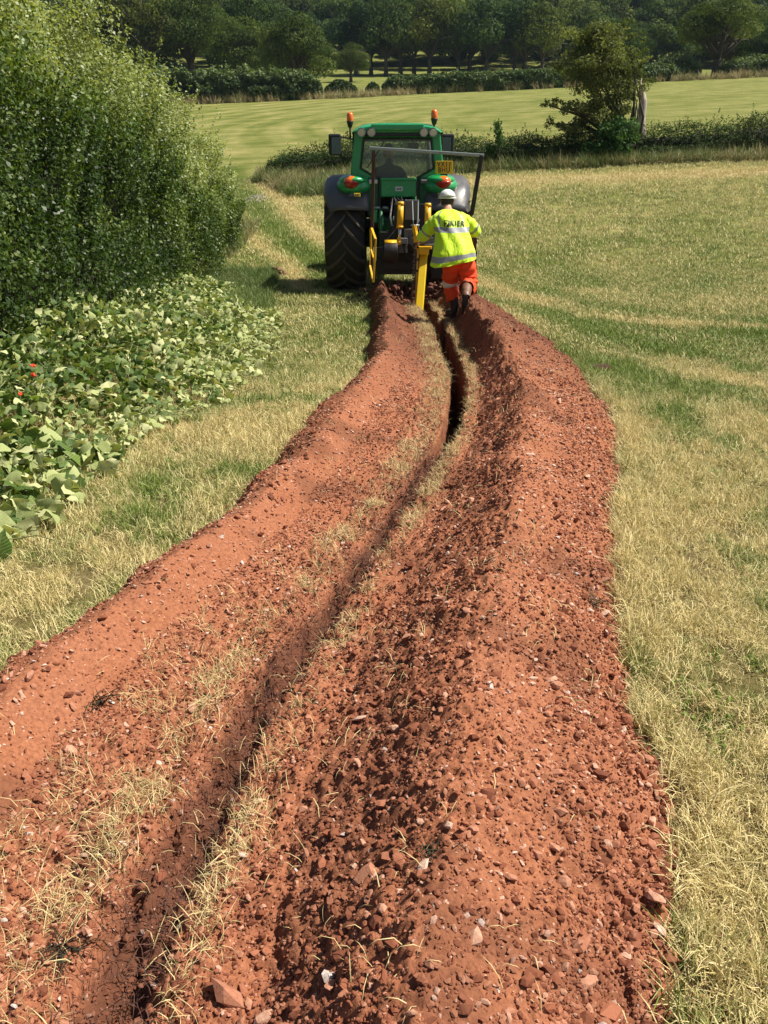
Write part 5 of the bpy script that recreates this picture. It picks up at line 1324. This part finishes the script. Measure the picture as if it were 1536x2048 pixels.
def loft(name, rings, mats, parent, nk=36, band=None, wr=.012, seed=0, arms=()):
    """rings: (centre, rx, ry, tilt_x) ; band(t, k) -> material index"""
    ns = 44; C = np.array([[*r[0]] for r in rings]); RX = np.array([r[1] for r in rings]); RY = np.array([r[2] for r in rings]); TI = np.array([r[3] if len(r) > 3 else 0 for r in rings])
    tt = np.linspace(0, 1, len(rings)); V = []; F = []; mi = []
    for i in range(ns + 1):
        t = i / ns; c = [np.interp(t, tt, C[:, k]) for k in range(3)]; rx = np.interp(t, tt, RX); ry = np.interp(t, tt, RY); ti = np.interp(t, tt, TI)
        for k in range(nk):
            a = 2 * PI * k / nk
            w = wr * (float(fbm(a * 2.2 + seed, t * 3 + a * .7, 3, seed)) - .5) * 2 + wr * .9 * math.sin(a * 7 + 3 * math.sin(t * 6 + seed)) * (float(vnoise(t * 5, a, seed)) - .2)
            ex = 2.4; ca, sa = math.cos(a), math.sin(a); q = (abs(ca) ** ex + abs(sa) ** ex) ** (-1 / ex)
            x = (rx + w) * ca * q; y = (ry + w) * sa * q
            V.append((c[0] + x, c[1] + y, c[2] + y * math.tan(ti) + x * math.tan(.0)))
    for i in range(ns):
        for k in range(nk):
            F.append((i * nk + k, i * nk + (k + 1) % nk, (i + 1) * nk + (k + 1) % nk, (i + 1) * nk + k)); mi.append(band((i + .5) / ns, (k + .5) / nk * 2 * PI) if band else 0)
    return V, F, mi
m = MB()
JR = [(wv(.915, 11.70, .74), .285, .175, .10), (wv(.915, 11.70, .76), .287, .178, .10), (wv(.92, 11.71, .88), .265, .165, .12), (wv(.915, 11.76, 1.02), .235, .150, .12), (wv(.90, 11.83, 1.16), .225, .145, .1), (wv(.88, 11.90, 1.28), .235, .140, 0), (wv(.87, 11.95, 1.37), .215, .120, -.1), (wv(.86, 12.0, 1.43), .15, .09, -.1), (wv(.855, 12.03, 1.47), .075, .07, -.1)]
def jband(t, a):
    # t along the spine from hem to collar, a = 270 deg is the back
    if .165 < t < .235 or .50 < t < .565: return 1
    da = ((a - 1.5 * PI + PI) % (2 * PI)) - PI
    if .55 < t < .93 and .62 < abs(da) < .80: return 1
    return 0
V, F, mi = loft('j', JR, None, None, 56, jband, .022, 3)
V = [(x, y, z + (.045 * math.sin((x) * 5 + .2) if z < 1.0 else 0) * smooth(1.0, .74, z)) for x, y, z in V]
b0 = len(m.v); m.v += [tuple(v) for v in V]; m.f += [tuple(b0 + i for i in f) for f in F]; m.sm += [True] * len(F); m.mi += mi
def limb(m, pts, rad, nk=20, bands=(), wr=.010, seed=1, sub=9):
    P = []; Rr = []; pts = [Vector(p) for p in pts]
    for i in range(len(pts) - 1):
        for s in range(sub): P.append(pts[i].lerp(pts[i + 1], s / sub)); Rr.append(rad[i] + (rad[i + 1] - rad[i]) * s / sub)
    P.append(pts[-1]); Rr.append(rad[-1])
    P2 = [P[0]] + [(P[i - 1] + P[i] * 2 + P[i + 1]) / 4 for i in range(1, len(P) - 1)] + [P[-1]]
    prev = None; V = []; mi = []; n = len(P2)
    for i, p in enumerate(P2):
        d = (P2[min(i + 1, n - 1)] - P2[max(i - 1, 0)]).normalized()
        if prev is None: prev = d.cross(Vector((0, 1, 0)))
        x = (prev - d * prev.dot(d)).normalized(); y = d.cross(x); prev = x
        for k in range(nk):
            t = 2 * PI * k / nk; w = wr * (float(fbm(t * 1.5 + seed * 3, i * .35, 3, seed)) - .5) * 2.6 + wr * .6 * math.sin(i * 1.15 + 2 * math.sin(t + seed))
            V.append(p + (x * math.cos(t) + y * math.sin(t)) * (Rr[i] + w))
    b = len(m.v); m.v += [tuple(v) for v in V]
    for i in range(n - 1):
        bm__ = 1 if any(a0 <= (i + .5) / (n - 1) <= a1 for a0, a1 in bands) else 0
        for k in range(nk): m.f.append((b + i * nk + k, b + i * nk + (k + 1) % nk, b + (i + 1) * nk + (k + 1) % nk, b + (i + 1) * nk + k)); m.sm.append(True); m.mi.append(bm__)
limb(m, [wv(.80, 11.96, 1.33), wv(.70, 11.95, 1.30), wv(.61, 11.98, 1.19), wv(.545, 12.02, 1.09), wv(.50, 12.26, 1.05)], [.080, .090, .088, .078, .055], bands=((.60, .68),), seed=4, wr=.009)
limb(m, [wv(.94, 11.96, 1.34), wv(1.04, 11.95, 1.32), wv(1.15, 11.98, 1.24), wv(1.24, 12.02, 1.15), wv(1.10, 12.26, 1.09)], [.080, .090, .088, .080, .055], bands=((.62, .70),), seed=6, wr=.009)
jk = m.build('jacket', [M['hivis'], M['tape']], man)
# lettering and emblem printed on the back: cut from thin sheet and laid on the jacket
bpy.context.view_layer.update()
jbm = bmesh.new(); jbm.from_mesh(jk.data); jt = BVHTree.FromBMesh(jbm)
def lay(me, cx, cz, rot=0):
    M2 = Matrix.Rotation(rot, 3, 'Y')
    bm = bmesh.new(); bm.from_mesh(me); bmesh.ops.subdivide_edges(bm, edges=[e for e in bm.edges if e.calc_length() > .03], cuts=5, use_grid_fill=True); bm.to_mesh(me); bm.free()
    for v in me.vertices:
        p = M2 @ Vector((v.co.x, 0, v.co.y)); x, z = cx + p.x, cz + p.z
        h = jt.ray_cast(Vector((x, -1.5, z)), Vector((0, 1, 0)))
        if h[0] is not None: v.co = Vector((x, h[0].y - .009 - v.co.z * 1.5, z))
        else: v.co = Vector((x, 0, z))
    return me
jl = text_mesh('KIER', .09, M['ink'], .03, .92); o = link('lettering', lay(jl, .965 - MX, 1.235, .06), jk)
sq = MB(); sq.add([(-.038, -.038, 0), (.038, -.038, 0), (.038, .038, 0), (-.038, .038, 0)], [(0, 1, 2, 3)]); e1 = sq.mesh('emblem', M['ink'])
o = link('emblem', lay(e1, .825 - MX, 1.235, .06), jk)
ar = MB(); ar.add([(-.022, -.030, .001), (-.008, -.030, .001), (.026, .022, .001), (-.02, .026, .001), (-.024, .012, .001), (.002, .012, .001)], [(0, 1, 5), (1, 2, 5), (2, 3, 5), (3, 4, 5)])
o = link('emblem', lay(ar.mesh('emblem_mark', M['hivis']), .825 - MX, 1.236, .06), jk)
jbm.free()
# trousers
m = MB()
limb(m, [wv(.97, 11.75, .84), wv(.92, 11.74, .74), wv(.895, 11.80, .58), wv(.90, 11.88, .42), wv(.945, 11.84, .24)], [.12, .12, .112, .100, .085], bands=((.60, .74),), seed=8, wr=.012)
limb(m, [wv(1.01, 11.75, .84), wv(1.09, 11.73, .74), wv(1.13, 11.74, .56), wv(1.125, 11.70, .44), wv(1.10, 11.52, .42)], [.12, .125, .120, .115, .105], bands=(), seed=9, wr=.016)
m.ell(wv(.99, 11.72, .77), (.165, .12, .10), 24, 10); m.mi += [0] * (len(m.f) - len(m.mi))
m.build('trousers', [M['orange'], M['tapew']], man)
# boots: one planted, one lifted behind with its sole showing
m = MB(); limb(m, [wv(.955, 11.83, .28), wv(.965, 11.81, .12), wv(.955, 11.83, .06)], [.062, .055, .055], 16, seed=2, wr=.003); m.ell(wv(.93, 11.90, .055), (.055, .14, .06), 16, 8, rot=(0, 0, 28)); m.box(wv(.935, 11.89, .012), (.10, .28, .028), (0, 0, 28)); m.build('boot', M['bootb'], man)
m = MB(); limb(m, [wv(1.10, 11.60, .47), wv(1.085, 11.46, .42), wv(1.07, 11.36, .34)], [.072, .068, .055], 16, seed=5, wr=.004); m.ell(wv(1.065, 11.385, .25), (.052, .055, .13), 16, 10, rot=(6, 0, 0)); bt = m.build('boot', M['boot'], man)
m = MB(); poly = [(.045 * math.cos(t) * (1 if math.sin(t) > 0 else .9), .15 * math.sin(t)) for t in np.linspace(0, 2 * PI, 20, endpoint=False)]
m.prism(poly, -.018, .018, 'y'); m.v = [tuple(Matrix.Rotation(R(8), 3, 'X') @ Vector(p) + wv(1.06, 11.322, .235)) for p in m.v]
for i in range(7): m.box(wv(1.06, 11.30 + .006 * i * 0, .14 + .032 * i), (.06, .012, .014), (8, 0, 0))
m.build('boot_sole', M['bootb'], bt)

# ------------------------------------------------------------------ small things on the ground
me_ = MB(); rq = random.Random(8)
for k in range(260):
    x_ = rq.choice((rq.gauss(.12, .16), rq.gauss(1.0, .18))); y_ = 14.15 + rq.gauss(0, .25); me_.ell((x_, y_, rq.uniform(-.02, .24)), (rq.uniform(.02, .07), rq.uniform(.02, .07), rq.uniform(.02, .05)), 7, 5, rot=(rq.uniform(-30, 30), rq.uniform(-30, 30), 0))
eh = me_.build('fresh_earth', paint('fresh_dark_earth', (.13, .05, .03), .95, 0, .5, (.07, .03, .018), 9, .3)); tag(eh, 'dark fresh earth heaped under the trencher between the tractor wheels', 'earth', kind='stuff')
def clump(name, x, y, label, cat, s=.12, mat=None, n=26, fl=.6):
    r = np.random.default_rng(int(x * 100 + y * 10) % 9999); z = float(SH(x, y)) if (float(curve(LE, y)) < x < float(curve(RE, y))) else float(GM(x, y))
    root = empty(name, (x, y, z)); tag(root, label, cat); m = MB()
    for k in range(n):
        a = r.random() * 6.28; L = s * r.uniform(.5, 1.3); p = Vector((r.normal(0, s * .2), r.normal(0, s * .2), 0))
        e = p + Vector((math.cos(a) * L, math.sin(a) * L, L * fl * r.random())); md = p.lerp(e, .5) + Vector((r.normal(0, s * .15), r.normal(0, s * .15), s * .25 * r.random()))
        m.tube([p, md, e], [s * .022, s * .016, s * .006], 4)
    q = m.build('root', mat or M['twig'], root); q['kind'] = 'stuff'
    return root
clump('root_tangle', -1.02, 2.46, 'dark torn root tangle on the smooth left bank', 'root', .10, n=16)
clump('root_tangle', .12, 1.56, 'dark root tangle among pale stones on the crest near the camera', 'root', .07, n=22, fl=.3)
clump('root_tangle', -.78, 1.50, 'dark root tangle at the bottom left beside a stubble tuft', 'root', .09, n=24, fl=.3)
clump('root_tangle', .93, 3.25, 'brown grass root clod sitting high on the right bank', 'root', .09, paint('dry_root', (.16, .10, .05), .9), 40)
tc = empty('turf_clod', (2.22, 8.45, float(GM(2.22, 8.45)))); tag(tc, 'dark overturned clod on the grass right of the spoil bank', 'clod')
m = MB(); m.ell((0, 0, .03), (.13, .08, .05), 14, 8); m.ell((.06, .01, .03), (.07, .06, .045), 12, 6); m.build('earth', paint('dark_earth', (.055, .022, .014), .95, 0, .4, (.2, .08, .04), 20, .3), tc)
hp_ = empty('earth_heap', (-2.15, 17.2, float(GM(-2.15, 17.2)) - .08)); tag(hp_, 'small heap of pinkish brown earth at the hedge side left of the tractor', 'heap')
m = MB(); r9 = random.Random(4)
for k in range(90):
    gx, gy = r9.gauss(0, .17), r9.gauss(0, .15); m.ell((gx, gy, .02 + .26 * math.exp(-(gx * gx + gy * gy) / .03) * r9.random()), (r9.uniform(.02, .07), r9.uniform(.02, .07), r9.uniform(.02, .05)), 7, 5)
m.build('earth', paint('brown_earth', (.22, .125, .075), .95, 0, .4, (.12, .07, .04), 9, .3), hp_)
mm = MB()
for k in range(90):
    a, q = random.random() * 6.28, random.random() ** .5; x_, y_ = -4.35 + .42 * q * math.cos(a), 29.8 + .9 * q * math.sin(a); mm.ell((x_, y_, float(GM(x_, y_)) + .01), (.05, .05, .03), 6, 4)
gv = mm.build('gravel', M['gravel']); tag(gv, 'grey gravel spread in the gateway of the track', 'gravel', kind='stuff')
for (x_, y_, h_) in ((-4.6, 171, 1.6), (-10.2, 112, 1.4)):
    m = MB(); m.cyl((0, 0, -.2), (0, 0, h_), .09, n=8); o = m.build('fence_post', M['deadwood'], None, 0, (x_, y_, float(G(x_, y_))))
    tag(o, 'pale wooden post standing %s' % ('between the first parkland trees' if y_ > 150 else 'under the round oak'), 'post')

# ------------------------------------------------------------------ air
hm = bpy.data.materials.new('air'); hm.use_nodes = True; hn = hm.node_tree.nodes; hn.remove(hn['Principled BSDF'])
pv = hn.new('ShaderNodeVolumePrincipled'); pv.inputs['Color'].default_value = (.62, .82, 1, 1); pv.inputs['Density'].default_value = .00012
hm.node_tree.links.new(pv.outputs[0], hn['Material Output'].inputs['Volume'])
m = MB(); m.box((0, 230, 80), (1300, 620, 164)); hz = m.build('haze', hm); tag(hz, kind='stuff')
SC.cycles.volume_bounces = 0
